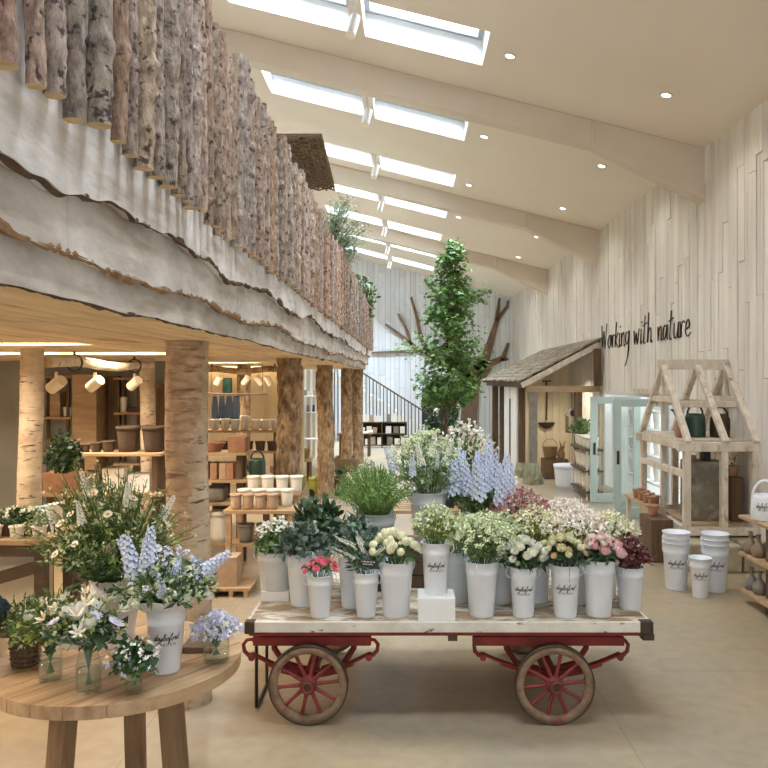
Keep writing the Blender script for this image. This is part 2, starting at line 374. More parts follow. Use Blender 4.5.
# mezzanine: slab with light coves, three tiers of waney boards
MEZ = 19.2
SLOTS = [(3.0, 3.3), (5.25, 5.62), (7.1, 7.75), (11.3, 11.9), (15.0, 15.6)]
def mezz():
    b = MB(); xs = [XL]
    while xs[-1] < -1.2: xs.append(xs[-1]+rnd(.16, .26))
    xs[-1] = -1.03
    ys = [-1.5]
    for s in SLOTS: ys += list(s)
    ys.append(MEZ)
    for i in range(len(xs)-1):
        for j in range(len(ys)-1):
            hole = j % 2 == 1 and -5.9 < xs[i] and xs[i+1] < (-2.15)
            if hole: continue
            b.box(xs[i]+.002, xs[i+1]-.002, ys[j], ys[j+1], 2.3+rnd(0, .004), 2.34)
    b.box(XL, -1.06, -1.5, MEZ, 2.47, 2.62, 1)
    struct(b.build('mezzanine_slab', [m_soffit, m_beam]))
    for k, (a, c) in enumerate(SLOTS):
        t = MB(); t.box(-5.6, -2.3, a+.03, c-.03, 2.43, 2.468)
        tag(t.build('cove_light', m_led), 'warm strip light recessed in the wooden soffit, %s along from the entrance' % ORD[k], 'light', 'soffit strip lights')
        area('cove_glow', (-4, (a+c)/2, 2.42), 3.2, .2, (80, 46, 66, 80, 80)[k], (1, .89, .73))
mezz()
def wave(y, seed, amp): return amp*noise.noise(Vector((y*.75, seed, 0)))+amp*.5*noise.noise(Vector((y*2.3, seed, 3)))+amp*.18*noise.noise(Vector((y*9, seed, 5)))
def tier(nm, xo, xi, ztop, zb, amp, seed, joints, edge, er):
    b = MB(); n = int((MEZ+.12+1.5)/.05)
    ends = [-1.5]+joints+[MEZ+.12]
    path = []
    for a, c in zip(ends[:-1], ends[1:]):
        a += .004; k = max(2, int((c-a)/.025)); vs = []
        dx = rnd(-.006, .006)
        for i in range(k+1):
            y = a+(c-a)*i/k; z = zb+wave(y, seed, amp)
            vs += [(xo+dx, y, z), (xo+dx, y, ztop), (xi, y, ztop), (xi, y, z+.01)]
            path.append((xo-.012, y, z+.004))
        fs = []
        for i in range(k):
            o = i*4
            for q in range(4): fs.append((o+q, o+(q+1) % 4, o+4+(q+1) % 4, o+4+q))
        fs += [(3, 2, 1, 0), (k*4, k*4+1, k*4+2, k*4+3)]
        b.add(vs, fs)
    o = struct(b.build(nm, m_fascia))
    e = MB(); e.tube(path, [er*(.25+abs(noise.noise(Vector((p[1]*4, seed, 9))))*1.3+abs(noise.noise(Vector((p[1]*17, seed, 4))))*.8) for p in path], n=7, sm=False, wob=.5)
    e.build('bark_edge', edge, o)
tier('trim_1', -1.015, -1.06, 2.47, 2.305, .022, 1.3, [2.6, 5.1, 8.8, 12.5, 16], m_edge_dark, .012)
tier('trim_2', -.955, -1.015, 2.68, 2.415, .045, 7.7, [2.2, 4.4, 7.2, 11, 15], m_edge_warm, .02)
tier('trim_3', -.903, -.955, 3.15, 2.60, .085, 4.2, [1.55, 2.15, 3.4, 4.9, 6.3, 8.4, 11, 14, 17], m_edge_dark, .016)

# balustrade of hanging birch poles: the nearest hundred are parts
bal = thing('birch_pole_balustrade', 'balustrade of upright birch poles along the upper floor edge', 'balustrade', (-.87, 0, 2.75))
def pole_mesh(seed):
    rg = random.Random(seed); b = MB(); n = 14; k = 46; H = 1.0
    vs = []; knots = [(rg.uniform(.05, .95), rg.uniform(0, 6.28), rg.uniform(.22, .6)) for _ in range(14)]
    bx, by = rg.uniform(-.012, .012), rg.uniform(-.012, .012)
    for i in range(k):
        z = H*i/(k-1); cx = bx*math.sin(z*3.1); cy = by*math.sin(z*4.2+1)
        for j in range(n):
            t = 2*PI*j/n; r = .036*(1-.1*z)*(1+.16*noise.noise(Vector((math.cos(t)*1.5+seed, math.sin(t)*1.5, z*9)))+.10*noise.noise(Vector((math.cos(t)*5, math.sin(t)*5+seed, z*30))))
            for (kz, kt, ka) in knots:
                dt = math.atan2(math.sin(t-kt), math.cos(t-kt)); q = ((z-kz)/(.014 if ka < .42 else .024))**2+(dt/.5)**2
                if q < 4: r += .036*ka*math.exp(-q)
                if abs(z-kz+.012) < .016: r += .0035
            vs.append((cx+r*math.cos(t), cy+r*math.sin(t), z))
    b.add(vs, [(i*n+j, i*n+(j+1) % n, (i+1)*n+(j+1) % n, (i+1)*n+j) for i in range(k-1) for j in range(n)], 0, True)
    b.add(vs[:n], [tuple(reversed(range(n)))], 1); b.add(vs[-n:], [tuple(range(n))], 1)
    return b
protos = [pole_mesh(s).build('birch_pole', [(m_post, m_post2, m_post3)[s % 3], m_cut], bal) for s in range(9)]
used = set(); y = 1.42; cnt = 0; rest = MB()
while y < MEZ:
    k = RG.randrange(9); r = rnd(.55, 1.02); zz = rnd(-.02, .02); hh = rnd(.9, 1.02); xx = rnd(-.008, .012)
    if cnt < 100:
        p = protos[k]
        if k in used: p = p.copy(); COL.objects.link(p)
        used.add(k); p.location = (xx, y, zz); p.scale = (r, r, hh); p.rotation_euler = (0, 0, rnd(0, 6.28))
    else:
        rest.T = Matrix.Translation((xx, y, zz)) @ Matrix.Rotation(rnd(0, 6.28), 4, 'Z') @ Matrix.Diagonal((r, r, hh, 1))
        q = pole_mesh(k); rest.add(q.v, [f for f, mi in zip(q.f, q.m) if mi == 0], (0, 2, 3)[k % 3], True); rest.add(q.v, [f for f, mi in zip(q.f, q.m) if mi == 1], 1)
    y += .036*r*2+rnd(.036, .09); cnt += 1
o = rest.build('distant_birch_poles', [m_post, m_cut, m_post2, m_post3], bal); o['kind'] = 'stuff'

# tree-trunk columns
def trunk(label, x, y, h, r, mat, rough, seed, mat2=None, name='tree_trunk_column'):
    b = MB(); n = 40; k = 60; vs = []
    for i in range(k):
        z = h*i/(k-1); cx = .03*noise.noise(Vector((z*.8, seed, 0))); cy = .03*noise.noise(Vector((z*.8, seed, 7)))
        fl = 1+.14*math.exp(-z*4)
        for j in range(n):
            t = 2*PI*j/n; c, s_ = math.cos(t), math.sin(t)
            rr = r*fl*(1+rough*(.6*noise.noise(Vector((c*2+seed, s_*2, z*2.2)))+.6*noise.noise(Vector((c*6, s_*6+seed, z*7)))+.35*noise.noise(Vector((c*14, s_*14+seed, z*18)))))
            vs.append((cx+rr*c, cy+rr*s_, z))
    fs = [(i*n+j, i*n+(j+1) % n, (i+1)*n+(j+1) % n, (i+1)*n+j) for i in range(k-1) for j in range(n)]
    if mat2:
        for f in fs:
            t = (f[0] % n)*2*PI/n; b.add([], [], 0)
        b.v = vs; b.f = fs; b.s = [True]*len(fs)
        b.m = [1 if -1.35+.5*noise.noise(Vector((0, seed, (f[0]//n)*.3)))+max(0, f[0]//n-34)*.045 < ((f[0] % n)*2*PI/n+PI) % (2*PI)-PI+.35*noise.noise(Vector(((f[0] % n)*.5, 3, (f[0]//n)*.35))) < -.1 else 0 for f in fs]
    else: b.add(vs, fs, 0, True)
    b.add([vs[(k-1)*n+j] for j in range(n)], [tuple(range(n))])
    return tag(b.build(name, [mat, mat2 or mat], None, (x, y, 0)), label, 'column', kind='thing')
trunk('thick birch trunk column beside the round table, tan bark with a white strip', -1.405, 5.0, 2.3, .133, m_birch, .05, 1.1, m_birchw)
trunk('gnarled brown bark column behind the pot table', -1.40, 9.2, 2.3, .135, m_bark, .34, 2.2)
trunk('knotty brown trunk column beside the lime green pots', -1.42, 13.6, 2.3, .14, m_bark, .24, 3.3)
trunk('dark trunk column rising out of the woven planter', -1.36, 17.6, 2.3, .12, m_bark, .14, 4.4)
trunk('rough trunk column at the far end of the mezzanine', -1.21, 19.0, 2.3, .13, m_bark, .2, 5.5)
trunk('pale birch trunk column behind the dark wooden counter', -2.98, 6.2, 2.3, .088, m_birchw, .06, 6.6)
trunk('slim birch trunk column behind the big dark brown pots', -2.98, 8.95, 2.3, .085, m_birchw, .06, 7.7)
trunk('narrow brown trunk column behind the hanging navy aprons', -2.72, 13.0, 2.3, .11, m_bark, .12, 8.8)

# inner partitions below the mezzanine
b = MB(); b.box(XL, -3.75, 10.6, 10.75, 0, 2.3); struct(b.build('wall_sage', m_sage))
b = MB(); b.box(-4.6, -2.02, 15.2, 15.35, 0, 2.3)
for i in range(9): b.box(-4.4+i*.27, -4.38+i*.27, 15.17, 15.2, 0, 2.3)
struct(b.build('wall_cream', m_cream))

# ------------------------------------------------------------------ ceiling fixtures
ring = MB(); ring.lathe([(.05, 0), (.062, -.004), (.075, -.002), (.076, .01), (.05, .012)], 20)
disc = MB(); disc.lathe([(.001, .004), (.05, .004)], 20)
first = None
for row, (x, nm) in enumerate(((1.17, 'beside the skylights'), (2.95, 'nearer the plank wall'))):
    for k in range(-2, 6):
        yy = SKY_Y[k+3]
        lb = 'round ceiling downlight in the row %s, by the %s skylight' % (nm, ORD[k]) if k >= 0 else 'round ceiling downlight in the row %s, %s the picture edge' % (nm, ('beyond', 'just beyond')[k+2])
        if first is None:
            first = thing('downlight', lb, 'light', group='recessed ceiling downlights')
            ring.build('trim_ring', m_white, first); disc.build('lamp_face', m_glow, first); t = first
        else: t = dup(first, label=lb)
        t.location = (x, yy, zc(x)-.012); t.rotation_euler = (0, SPITCH, 0)
        spot('downlight_beam', (x, yy, zc(x)-.05), (82 if row == 0 else 24), ((.95, .97, 1) if row == 0 else (1, .95, .87)), 130)
first = None
for k in range(7):
    yy = SKY_Y[k+3]-.62; x = -.58
    lb = 'white cylinder spotlight hanging between the panes of the %s skylight' % ORD[k]
    if first is None:
        first = thing('cylinder_spotlight', lb, 'light', group='white cylinder spotlights')
        q = MB(); q.bar((0, 0, 0), (0, .0, -.3), .03, .03); q.box(-.05, .05, -.05, .05, -.02, 0); q.build('bracket', m_white, first)
        q = MB(); q.tube([(.02, .03, -.2), (-.03, -.07, -.44)], .058, 18); q.build('lamp_body', m_white, first)
        q = MB(); q.tube([(-.0302, -.0705, -.4408), (-.0312, -.0725, -.446)], .046, 18); q.build('lens', m_lampcream, first); t = first
    else: t = dup(first, label=lb)
    t.location = (x, yy+.16, zc(x)-.0)
# woven hanging panel over the balustrade
t = thing('woven_canopy', 'square brown woven wicker canopy panel hung above the pole balustrade', 'canopy', (-1.55, 9.3, 4.62))
t.rotation_euler = (math.radians(-7), 0, 0)
q = MB(); q.box(-.66, .62, -.78, .78, 0, .03); q.build('backing', m_wicker, t)
q = MB()
for i in range(26):
    u = -.64+i*.05; q.tube([(u, -.78+j*.12, -.012+(.016 if (i+j) % 2 else -.016)) for j in range(14)], .014, 5)
for j in range(32):
    v = -.77+j*.05; q.tube([(-.66+i*.107, v, -.012+(.016 if (i+j) % 2 == 0 else -.016)) for i in range(13)], .012, 5)
q.build('weave', m_wicker, t)
for sy in (-.6, .6): q = MB(); q.tube([(-.3, sy, 0), (-.3, sy+.24, -2.0-.06*sy)], .02, 8); q.build('support_pole', m_brown, t)

# ------------------------------------------------------------------ leaves and blooms
def rdir(up=.3):
    v = Vector((RG.gauss(0, 1), RG.gauss(0, 1), RG.gauss(0, 1)+up)); return v.normalized()
def dome(i, n, spread, h0, h1, jit=.12):
    q = math.sqrt((i+.5)/n); a = i*2.39996+rnd(-.3, .3)
    return Vector((q*spread*math.cos(a)*rnd(.85, 1.1), q*spread*math.sin(a)*rnd(.85, 1.1), h0+(h1-h0)*(1-.75*q*q)*rnd(1-jit, 1+jit)))
def stems(mb, n, r, hb, h0, h1, spread, per, L, W, shape=False, droop=0, ms=0, ml=1, sr=.0022, lo=.35, base=.02):
    tips = []
    for i in range(n):
        tip = dome(i, n, spread, hb+h0, hb+h1); a = math.atan2(tip.y, tip.x); q = min(1, Vector((tip.x, tip.y)).length/max(spread, .001))
        p0 = Vector((-math.cos(a)*r*.4*q, -math.sin(a)*r*.4*q, base)); p1 = Vector((math.cos(a)*r*.8*q, math.sin(a)*r*.8*q, hb))
        pts = []
        for k in range(7):
            u = k/6
            if u < .4: pts.append(p0.lerp(p1, u/.4))
            else:
                v = (u-.4)/.6; m = p1.lerp(tip, v); m.z += math.sin(v*PI)*.03-droop*v*v*q; pts.append(m)
        mb.tube(pts, sr, 4, ms)
        for k in range(per):
            u = lo+(1-lo)*(k+rnd(0, 1))/per; f = u*6; j = min(5, int(f)); p = pts[j].lerp(pts[j+1], f-j)
            if p.z < hb+.005: continue
            ax = (pts[j+1]-pts[j]).normalized(); d = (ax*rnd(.1, .9)+rdir(.1)*1.0).normalized()
            s_ = rnd(.7, 1.2); mb.leaf(p, d, (rdir(1.2)), L*s_, W*s_, ml, shape)
        tips.append((pts[-1], (pts[-1]-pts[-2]).normalized()))
    return tips
BM = {}
def petal(mb, th, w, R0, t0, t1, mi, cz=0, k=3):
    vs = []
    for i in range(k+1):
        u = i/k; t = t0+(t1-t0)*u; rr = R0*(1+.06*math.sin(u*PI)); ww = w*(math.sin(PI*(.15+.75*u))**.6)
        for j in (-1, 0, 1):
            a = th+j*ww; f = rr*(1-.05*abs(j))
            vs.append((f*math.sin(t)*math.cos(a), f*math.sin(t)*math.sin(a), cz-f*math.cos(t)))
    mb.add(vs, [(i*3+j, i*3+j+1, (i+1)*3+j+1, (i+1)*3+j) for i in range(k) for j in (0, 1)], mi, True)
def bloom_mesh(kind, mats):
    key = (kind, tuple(m.name for m in mats))
    if key in BM: return BM[key]
    q = MB(); rg = random.Random(len(BM)+3)
    if kind in ('peony', 'rose'):
        for r, (R0, n, t1, w) in enumerate(((1, 6, 1.75, .62), (.86, 6, 2.05, .6), (.7, 5, 2.3, .65), (.5, 5, 2.55, .8), (.3, 4, 2.8, 1)) if kind == 'peony' else ((1, 6, 1.4, .6), (.84, 6, 1.6, .6), (.66, 5, 1.85, .65), (.46, 5, 2.15, .8), (.26, 4, 2.5, 1))):
            for i in range(n): petal(q, 2*PI*i/n+r*.6+rg.uniform(-.15, .15), w, R0*rg.uniform(.94, 1.05), .15, t1+rg.uniform(-.15, .15), 0)
    elif kind == 'cup':
        for R0, n, t1 in ((1, 5, 1.75), (.84, 5, 1.95)):
            for i in range(n): petal(q, 2*PI*i/n+R0*5, .7, R0, .15, t1+rg.uniform(-.1, .15), 0)
        q.lathe([(.3, -.75), (.3, -.2), (.18, 0), (.001, .05)], 8, mi=1)
    elif kind == 'gerbera':
        for L_, el in ((.8, .12), (.62, .4), (.42, .8)):
            for i in range(16):
                a = 2*PI*i/16+L_*3; d = Vector((math.cos(a), math.sin(a), el)); q.leaf(d*.12, d, Vector((0, 0, 1)), L_*rg.uniform(.9, 1.08), .2, 0, True)
        q.lathe([(.14, .1), (.12, .2), (.001, .22)], 8, mi=1)
    elif kind == 'daisy':
        for i in range(15):
            a = 2*PI*i/15; d = Vector((math.cos(a), math.sin(a), .18)); q.leaf(d*.25, d, Vector((0, 0, 1)), .8*rg.uniform(.9, 1.08), .34, 0, True)
        q.lathe([(.36, 0), (.34, .12), (.2, .22), (.001, .25)], 10, mi=1)
    elif kind == 'spike':                     # tall spike of florets, length 1
        for i in range(64):
            z = .02+.98*i/64; a = i*2.4; rr = (.15*(1-.7*z)+.015)
            d = Vector((math.cos(a), math.sin(a), .25)).normalized(); c0 = d*rr+Vector((0, 0, z))
            s1 = d.orthogonal().normalized(); s2 = d.cross(s1); sz = .085*(1-.5*z)
            for j in range(5):
                t = 2*PI*j/5+i; e = (s1*math.cos(t)+s2*math.sin(t)+d*.35).normalized(); q.leaf(c0, e, d, sz, sz*.85, 0, True)
        q.tube([(0, 0, -.2), (0, 0, 1)], .012, 5, 1)
    elif kind == 'stock':                     # short chunky spike
        for i in range(26):
            z = .02+.9*i/26; a = i*2.4; rr = .26*(1-.5*z)
            d = Vector((math.cos(a), math.sin(a), .5)).normalized(); c0 = d*rr+Vector((0, 0, z)); s1 = d.orthogonal().normalized(); s2 = d.cross(s1)
            for j in range(5):
                t = 2*PI*j/5+i; e = (s1*math.cos(t)+s2*math.sin(t)+d*.5).normalized(); q.leaf(c0, e, d, .2*(1-.4*z), .17*(1-.4*z), 0, True)
        q.tube([(0, 0, -.3), (0, 0, .9)], .03, 5, 1)
    elif kind == 'umbel':                     # ball of small florets
        for i in range(60):
            a = i*2.4; zz = 1-1.25*(i+.5)/60; rr = math.sqrt(max(0, 1-zz*zz)); d = Vector((rr*math.cos(a), rr*math.sin(a), zz)); s1 = d.orthogonal().normalized(); s2 = d.cross(s1)
            for j in range(4):
                t = PI/2*j+i; e = (s1*math.cos(t)+s2*math.sin(t)+d*.25).normalized(); q.leaf(d*rg.uniform(.82, 1), e, d, .3, .26, 0, True)
    elif kind == 'plume':
        for i in range(50):
            z = i/50; a = i*2.4; d = Vector((math.cos(a), math.sin(a), .9)).normalized(); q.leaf(Vector((0, 0, z)), d, rdir(), .17*(1-.7*z)+.04, .06, 0)
        q.tube([(0, 0, -.4), (0, 0, 1)], .02, 4, 1)
    elif kind == 'lily':
        for i in range(6):
            a = PI/3*i; d = Vector((math.cos(a)*.75, math.sin(a)*.75, .66)); q.leaf(Vector((0, 0, -.2)), d, Vector((0, 0, 1)), 1.2, .36, 0, True)
        for i in range(6): a = PI/3*i+.4; q.tube([(0, 0, 0), (.3*math.cos(a), .3*math.sin(a), .5)], .02, 4, 1)
    me_o = q.build(kind, mats); me = me_o.data; bpy.data.objects.remove(me_o); BM[key] = me; return me
def put_bloom(root, nm, kind, mats, pos, d, size, stretch=1):
    o = bpy.data.objects.new(nm, bloom_mesh(kind, mats)); COL.objects.link(o); o.parent = root; o.location = pos
    o.rotation_mode = 'QUATERNION'; o.rotation_quaternion = Vector((0, 0, 1)).rotation_difference(d.normalized()) @ Matrix.Rotation(rnd(0, 6), 3, 'Z').to_quaternion()
    o.scale = (size, size, size*stretch); return o
def sprays(mb, n, hb, h0, h1, spread, size, mi=0, clump=5, cr=.02):
    for i in range(n):
        c0 = dome(i, n, spread, hb+h0, hb+h1, .18)
        for j in range(clump):
            d = rdir(.6); p = c0+rdir(.2)*cr*rnd(.3, 1); s1 = d.orthogonal().normalized(); s2 = d.cross(s1)
            for k in range(4):
                t = PI/2*k+i; e = (s1*math.cos(t)+s2*math.sin(t)+d*.3).normalized(); mb.leaf(p, e, d, size*rnd(.8, 1.2), size*.8, mi, True)
# bouquet(spec): fol = list of stems() settings, bl = list of big blooms, sp = list of tiny flower sprays
def bouquet(name, label, cat, x, y, z, hb, r, fol=(), bl=(), sp=(), lean=(0, 0), group=None):
    t = thing(name, label, cat, (x, y, z), 0, group)
    def sh(o, i=None):
        return o
    for k, f in enumerate(fol):
        f = dict(f); mats = f.pop('m'); nm = f.pop('nm', 'foliage'); q = MB(); stems(q, r=r, hb=hb, **f)
        if lean != (0, 0): q.v = [(a+lean[0]*max(0, c-hb), b_+lean[1]*max(0, c-hb), c) for a, b_, c in q.v]
        q.build(nm, mats, t)
    for k, s_ in enumerate(sp):
        s_ = dict(s_); mats = s_.pop('m'); nm = s_.pop('nm', 'blossom'); q = MB(); sprays(q, hb=hb, **s_)
        if lean != (0, 0): q.v = [(a+lean[0]*max(0, c-hb), b_+lean[1]*max(0, c-hb), c) for a, b_, c in q.v]
        o = q.build(nm, mats, t); o['kind'] = 'stuff'
    for s_ in bl:
        s_ = dict(s_); n = s_['n']; ang = rnd(0, 6)
        for i in range(n):
            p = dome(i, n, s_['spread'], hb+s_['h0'], hb+s_['h1'], s_.get('jit', .12)); p = Matrix.Rotation(ang, 3, 'Z') @ p
            p.x += lean[0]*(p.z-hb); p.y += lean[1]*(p.z-hb)
            d = Vector((p.x*s_.get('out', 1), p.y*s_.get('out', 1), s_['spread']*s_.get('upw', .9)+.02))+rdir(0)*.05
            put_bloom(t, s_['nm'], s_['k'], s_['m'], p, d, s_['size']*rnd(.8, 1.15), s_.get('st', 1))
    return t

# ------------------------------------------------------------------ enamel buckets with lettering
def text_geo(txt, size, shear):
    cu = bpy.data.curves.new('t', 'FONT'); cu.body = txt; cu.size = size; cu.shear = shear; cu.align_x = 'CENTER'; cu.resolution_u = 2; cu.offset = .012; cu.space_character = 1.25
    if shear: cu.space_character = .92
    o = bpy.data.objects.new('t', cu); COL.objects.link(o); dg = bpy.context.evaluated_depsgraph_get(); dg.update()
    me = o.evaluated_get(dg).to_mesh(); v = [tuple(p.co) for p in me.vertices]; f = [tuple(p.vertices) for p in me.polygons]
    o.evaluated_get(dg).to_mesh_clear(); bpy.data.objects.remove(o); bpy.data.curves.remove(cu); return v, f
def script_geo(word, wid):
    v, f = [], []; u = 0
    for c in word:
        wd_, strokes = HAND[c]
        for st in strokes:
            pts = []
            for i in range(len(st)-1):
                for k in range(3):
                    t = k/3; a, b_, c_, d_ = st[max(i-1, 0)], st[i], st[i+1], st[min(i+2, len(st)-1)]
                    cr = lambda p, q, r, s_: .5*((2*q)+(-p+r)*t+(2*p-5*q+4*r-s_)*t*t+(-p+3*q-3*r+s_)*t**3)
                    pts.append(Vector((cr(a[0], b_[0], c_[0], d_[0]), cr(a[1], b_[1], c_[1], d_[1]))))
            pts.append(Vector(st[-1])); pts = [Vector((p.x+u+p.y*.28, p.y)) for p in pts]; o = len(v)
            for i, p in enumerate(pts):
                d = (pts[min(i+1, len(pts)-1)]-pts[max(i-1, 0)]).normalized(); nn = Vector((-d.y, d.x))*wid
                v += [(p.x+nn.x, p.y+nn.y, 0), (p.x-nn.x, p.y-nn.y, 0)]
            f += [(o+2*i, o+2*i+1, o+2*i+3, o+2*i+2) for i in range(len(pts)-1)]
        u += wd_*.92
    return [(x-u/2, y, z) for x, y, z in v], f
HAND = {'d': (.4, [[(.26, .45), (.1, .48), (.03, .2), (.12, .02), (.24, .2), (.32, 1.0), (.28, .1), (.38, .04)]]), 'a': (.38, [[(.26, .42), (.1, .48), (.02, .2), (.1, .02), (.22, .2), (.28, .48), (.28, .08), (.37, .05)]]),
        'y': (.38, [[(.02, .46), (.06, .1), (.16, .06), (.27, .46), (.24, -.1), (.1, -.5), (.02, -.35), (.36, .1)]]), 'l': (.22, [[(0, .1), (.16, .7), (.16, 1.0), (.07, .9), (.06, .1), (.2, .05)]]),
        'e': (.3, [[(.0, .15), (.2, .28), (.18, .46), (.07, .42), (.04, .12), (.14, .0), (.3, .1)]]), 's': (.28, [[(.0, .08), (.16, .5), (.24, .25), (.2, .02), (.06, .04)]]),
        'f': (.3, [[(.0, .1), (.18, .7), (.22, 1.05), (.12, .95), (.1, 0), (.08, -.5), (.18, -.3), (.14, .08), (.3, .14)]]), 'o': (.34, [[(.2, .46), (.06, .4), (.03, .14), (.14, .0), (.26, .16), (.24, .4), (.14, .46), (.33, .4)]]),
        'r': (.28, [[(.02, .42), (.1, .5), (.12, .1), (.12, .35), (.24, .46), (.22, .08), (.28, .05)]])}
TXT = [(script_geo('daylesford', .042), 0), (text_geo('GARDEN', 1, 0), 1)]
def bucket(label, x, y, z, h, rt, rb, letters=False, ears=True, grey=False, rz=0, nested=0, group='white enamel flower buckets', name='flower_bucket', ear_a=0):
    t = thing(name, label, 'bucket', (x, y, z), rz, group)
    q = MB(); R = lambda u: rb+(rt-rb)*u
    q.lathe([(.001, .004), (rb*.96, .004), (rb*.98, 0), (rb, .004), (R(.76), h*.76), (R(.78)+.0025, h*.77), (R(.79), h*.785), (R(.82)+.0025, h*.80), (R(.83), h*.815),
             (rt, h*.985), (rt+.007, h*.99), (rt+.006, h), (rt-.003, h-.003), (R(.5)-.004, h*.5), (rb-.004, .008), (.001, .008)], 28)
    q.build('bucket_body', m_enamelg if grey else m_enamel, t)
    if ears:
        for s_ in (-1, 1):
            q = MB(); e = h*.87; rr = R(.87); ca, sa = math.cos(ear_a), math.sin(ear_a)
            pts = [(s_*(rr-.002+.028*math.sin(a)), 0, e-.034*math.cos(a)) for a in [PI*i/8 for i in range(9)]]
            q.tube([(px*ca, px*sa, pz) for px, _, pz in pts], .0035, 6); q.build('handle', m_enamelg if grey else m_enamel, t)
    if letters:
        q = MB(); wd = rt*1.42
        for (v, f), k in TXT:
            xs = [p[0] for p in v]; sc = (wd*(1 if k == 0 else .7))/(max(xs)-min(xs)); z0 = h*(.545 if k == 0 else .462); ys = sc*(.8 if k == 0 else .95)
            ph = -math.atan2(x, y)
            vs = []
            for p in v:
                zz = z0+p[1]*ys; rr = R(zz/h)+.0012; a = -PI/2+p[0]*sc/rr+ph; vs.append((rr*math.cos(a), rr*math.sin(a), zz))
            q.add(vs, f, k)
        q.build('lettering', [m_ink, m_inkg], t)
    return t
def pot(name, label, x, y, z, h, rt, rb, mat, group=None, cat='pot', rim=True, n=20, belly=0):
    q = MB(); R = lambda u: rb+(rt-rb)*u+belly*math.sin(PI*u)
    pr = [(.001, 0)]+[(R(u), h*u) for u in (0, .2, .4, .6, .8)]
    if rim: pr += [(R(.84), h*.84), (R(.84)+.006, h*.845), (rt+.007, h), (rt-.004, h)]
    else: pr += [(rt, h), (rt-.006, h)]
    pr += [(R(.5)-.008, h*.5), (.001, h*.48)]
    q.lathe(pr, n); return tag(q.build(name, mat, None, (x, y, z)), label, cat, group)
def solo_box(name, label, cat, x0, x1, y0, y1, z0, z1, mat, group=None, bev=.004):
    q = MB(); cx, cy = (x0+x1)/2, (y0+y1)/2; q.box(x0-cx, x1-cx, y0-cy, y1-cy, 0, z1-z0); return tag(q.build(name, mat, None, (cx, cy, z0), bev=bev), label, cat, group)

# ------------------------------------------------------------------ flower cart
DZ = .616; CY0, CY1, CX0, CX1 = 4.63, 5.92, -.962, 1.46
ct = thing('flower_cart', 'long wooden flower cart with white edged deck and red spoked wheels', 'cart', (.25, 5.25, 0))
def L(p): return (p[0]-.25, p[1]-5.25, p[2])
class CB(MB):
    def build(s, *a, **k):
        s.v = [L(p) for p in s.v]; return MB.build(s, *a, **k)
q = CB(); y = CY0+.03
while y < CY1-.02:
    y1 = min(y+.16, CY1); q.box(CX0+.02, CX1-.02, y+.002, y1-.002, DZ-.035, DZ-rnd(0, .003)); y = y1
q.build('deck', m_deck, ct)
q = CB(); q.box(CX0+.05, CX1-.07, CY0, CY0+.03, DZ-.062, DZ); q.box(CX0+.02, CX1-.02, CY1, CY1+.02, DZ-.062, DZ-.002); q.box(CX0, CX0+.02, CY0+.03, CY1, DZ-.062, DZ-.002); q.box(CX1-.02, CX1, CY0+.03, CY1, DZ-.062, DZ-.002)
q.build('deck_edge', m_wedge, ct, bev=.004)
for xx in (CX0-.003, CX1-.075): q = CB(); q.box(xx, xx+.078 if xx > 0 else xx+.06, CY0-.004, CY0+.06, DZ-.07, DZ+.002); q.build('corner_iron', m_iron, ct, bev=.004)
q = CB(); q.box(CX1-.06, CX1+.01, CY0+.0, CY0+.12, DZ-.11, DZ-.071); q.build('tow_bracket', m_iron, ct, bev=.004)
q = CB(); q.box(CX0+.02, CX1-.03, CY0+.012, CY0+.09, DZ-.085, DZ-.062); q.box(CX0+.02, CX1-.03, CY1-.09, CY1, DZ-.1, DZ-.062)
for xx in (-.9, -.05, .3, 1.3): q.box(xx, xx+.07, CY0+.09, CY1-.09, DZ-.1, DZ-.036)
q.build('chassis', m_red, ct, bev=.004)
WH = [(-.588, 'rear'), (.88, 'front')]; WR = .238
def wheel(cx, cy):
    hub = CB(); hub.T = Matrix.Translation((cx, cy, WR)) @ Matrix.Rotation(PI/2, 4, 'X')
    hub.lathe([(.001, -.08), (.03, -.08), (.042, -.05), (.052, -.02), (.052, .02), (.045, .045), (.036, .05), (.036, .07), (.028, .072), (.022, .05), (.001, .05)], 20)
    ho = hub.build('wheel', m_redspoke, ct)
    q = CB(); q.T = hub.T; q.lathe([(.186, -.022), (.229, -.024), (.229, .024), (.186, .022), (.186, -.022)], 56); q.build('rim', m_felloe, ho)
    q = CB(); q.T = hub.T; q.lathe([(.229, -.026), (WR, -.024), (WR, .024), (.229, .026), (.229, -.026)], 56); q.build('tyre', m_iron, ho)
    q = CB(); q.T = hub.T; q.lathe([(.037, .03), (.042, .034), (.042, .062), (.037, .066)], 20); q.lathe([(.001, .052), (.022, .053)], 12); q.build('hub_band', m_iron, ho)
    for i in range(10):
        a = 2*PI*i/10+.1; q = CB(); q.T = hub.T; d = Vector((math.cos(a), math.sin(a), 0))
        q.tube([d*.045, d*.08, d*.13, d*.192], [.013, .0125, .0105, .012], 8); q.build('spoke', m_redspoke, ho)
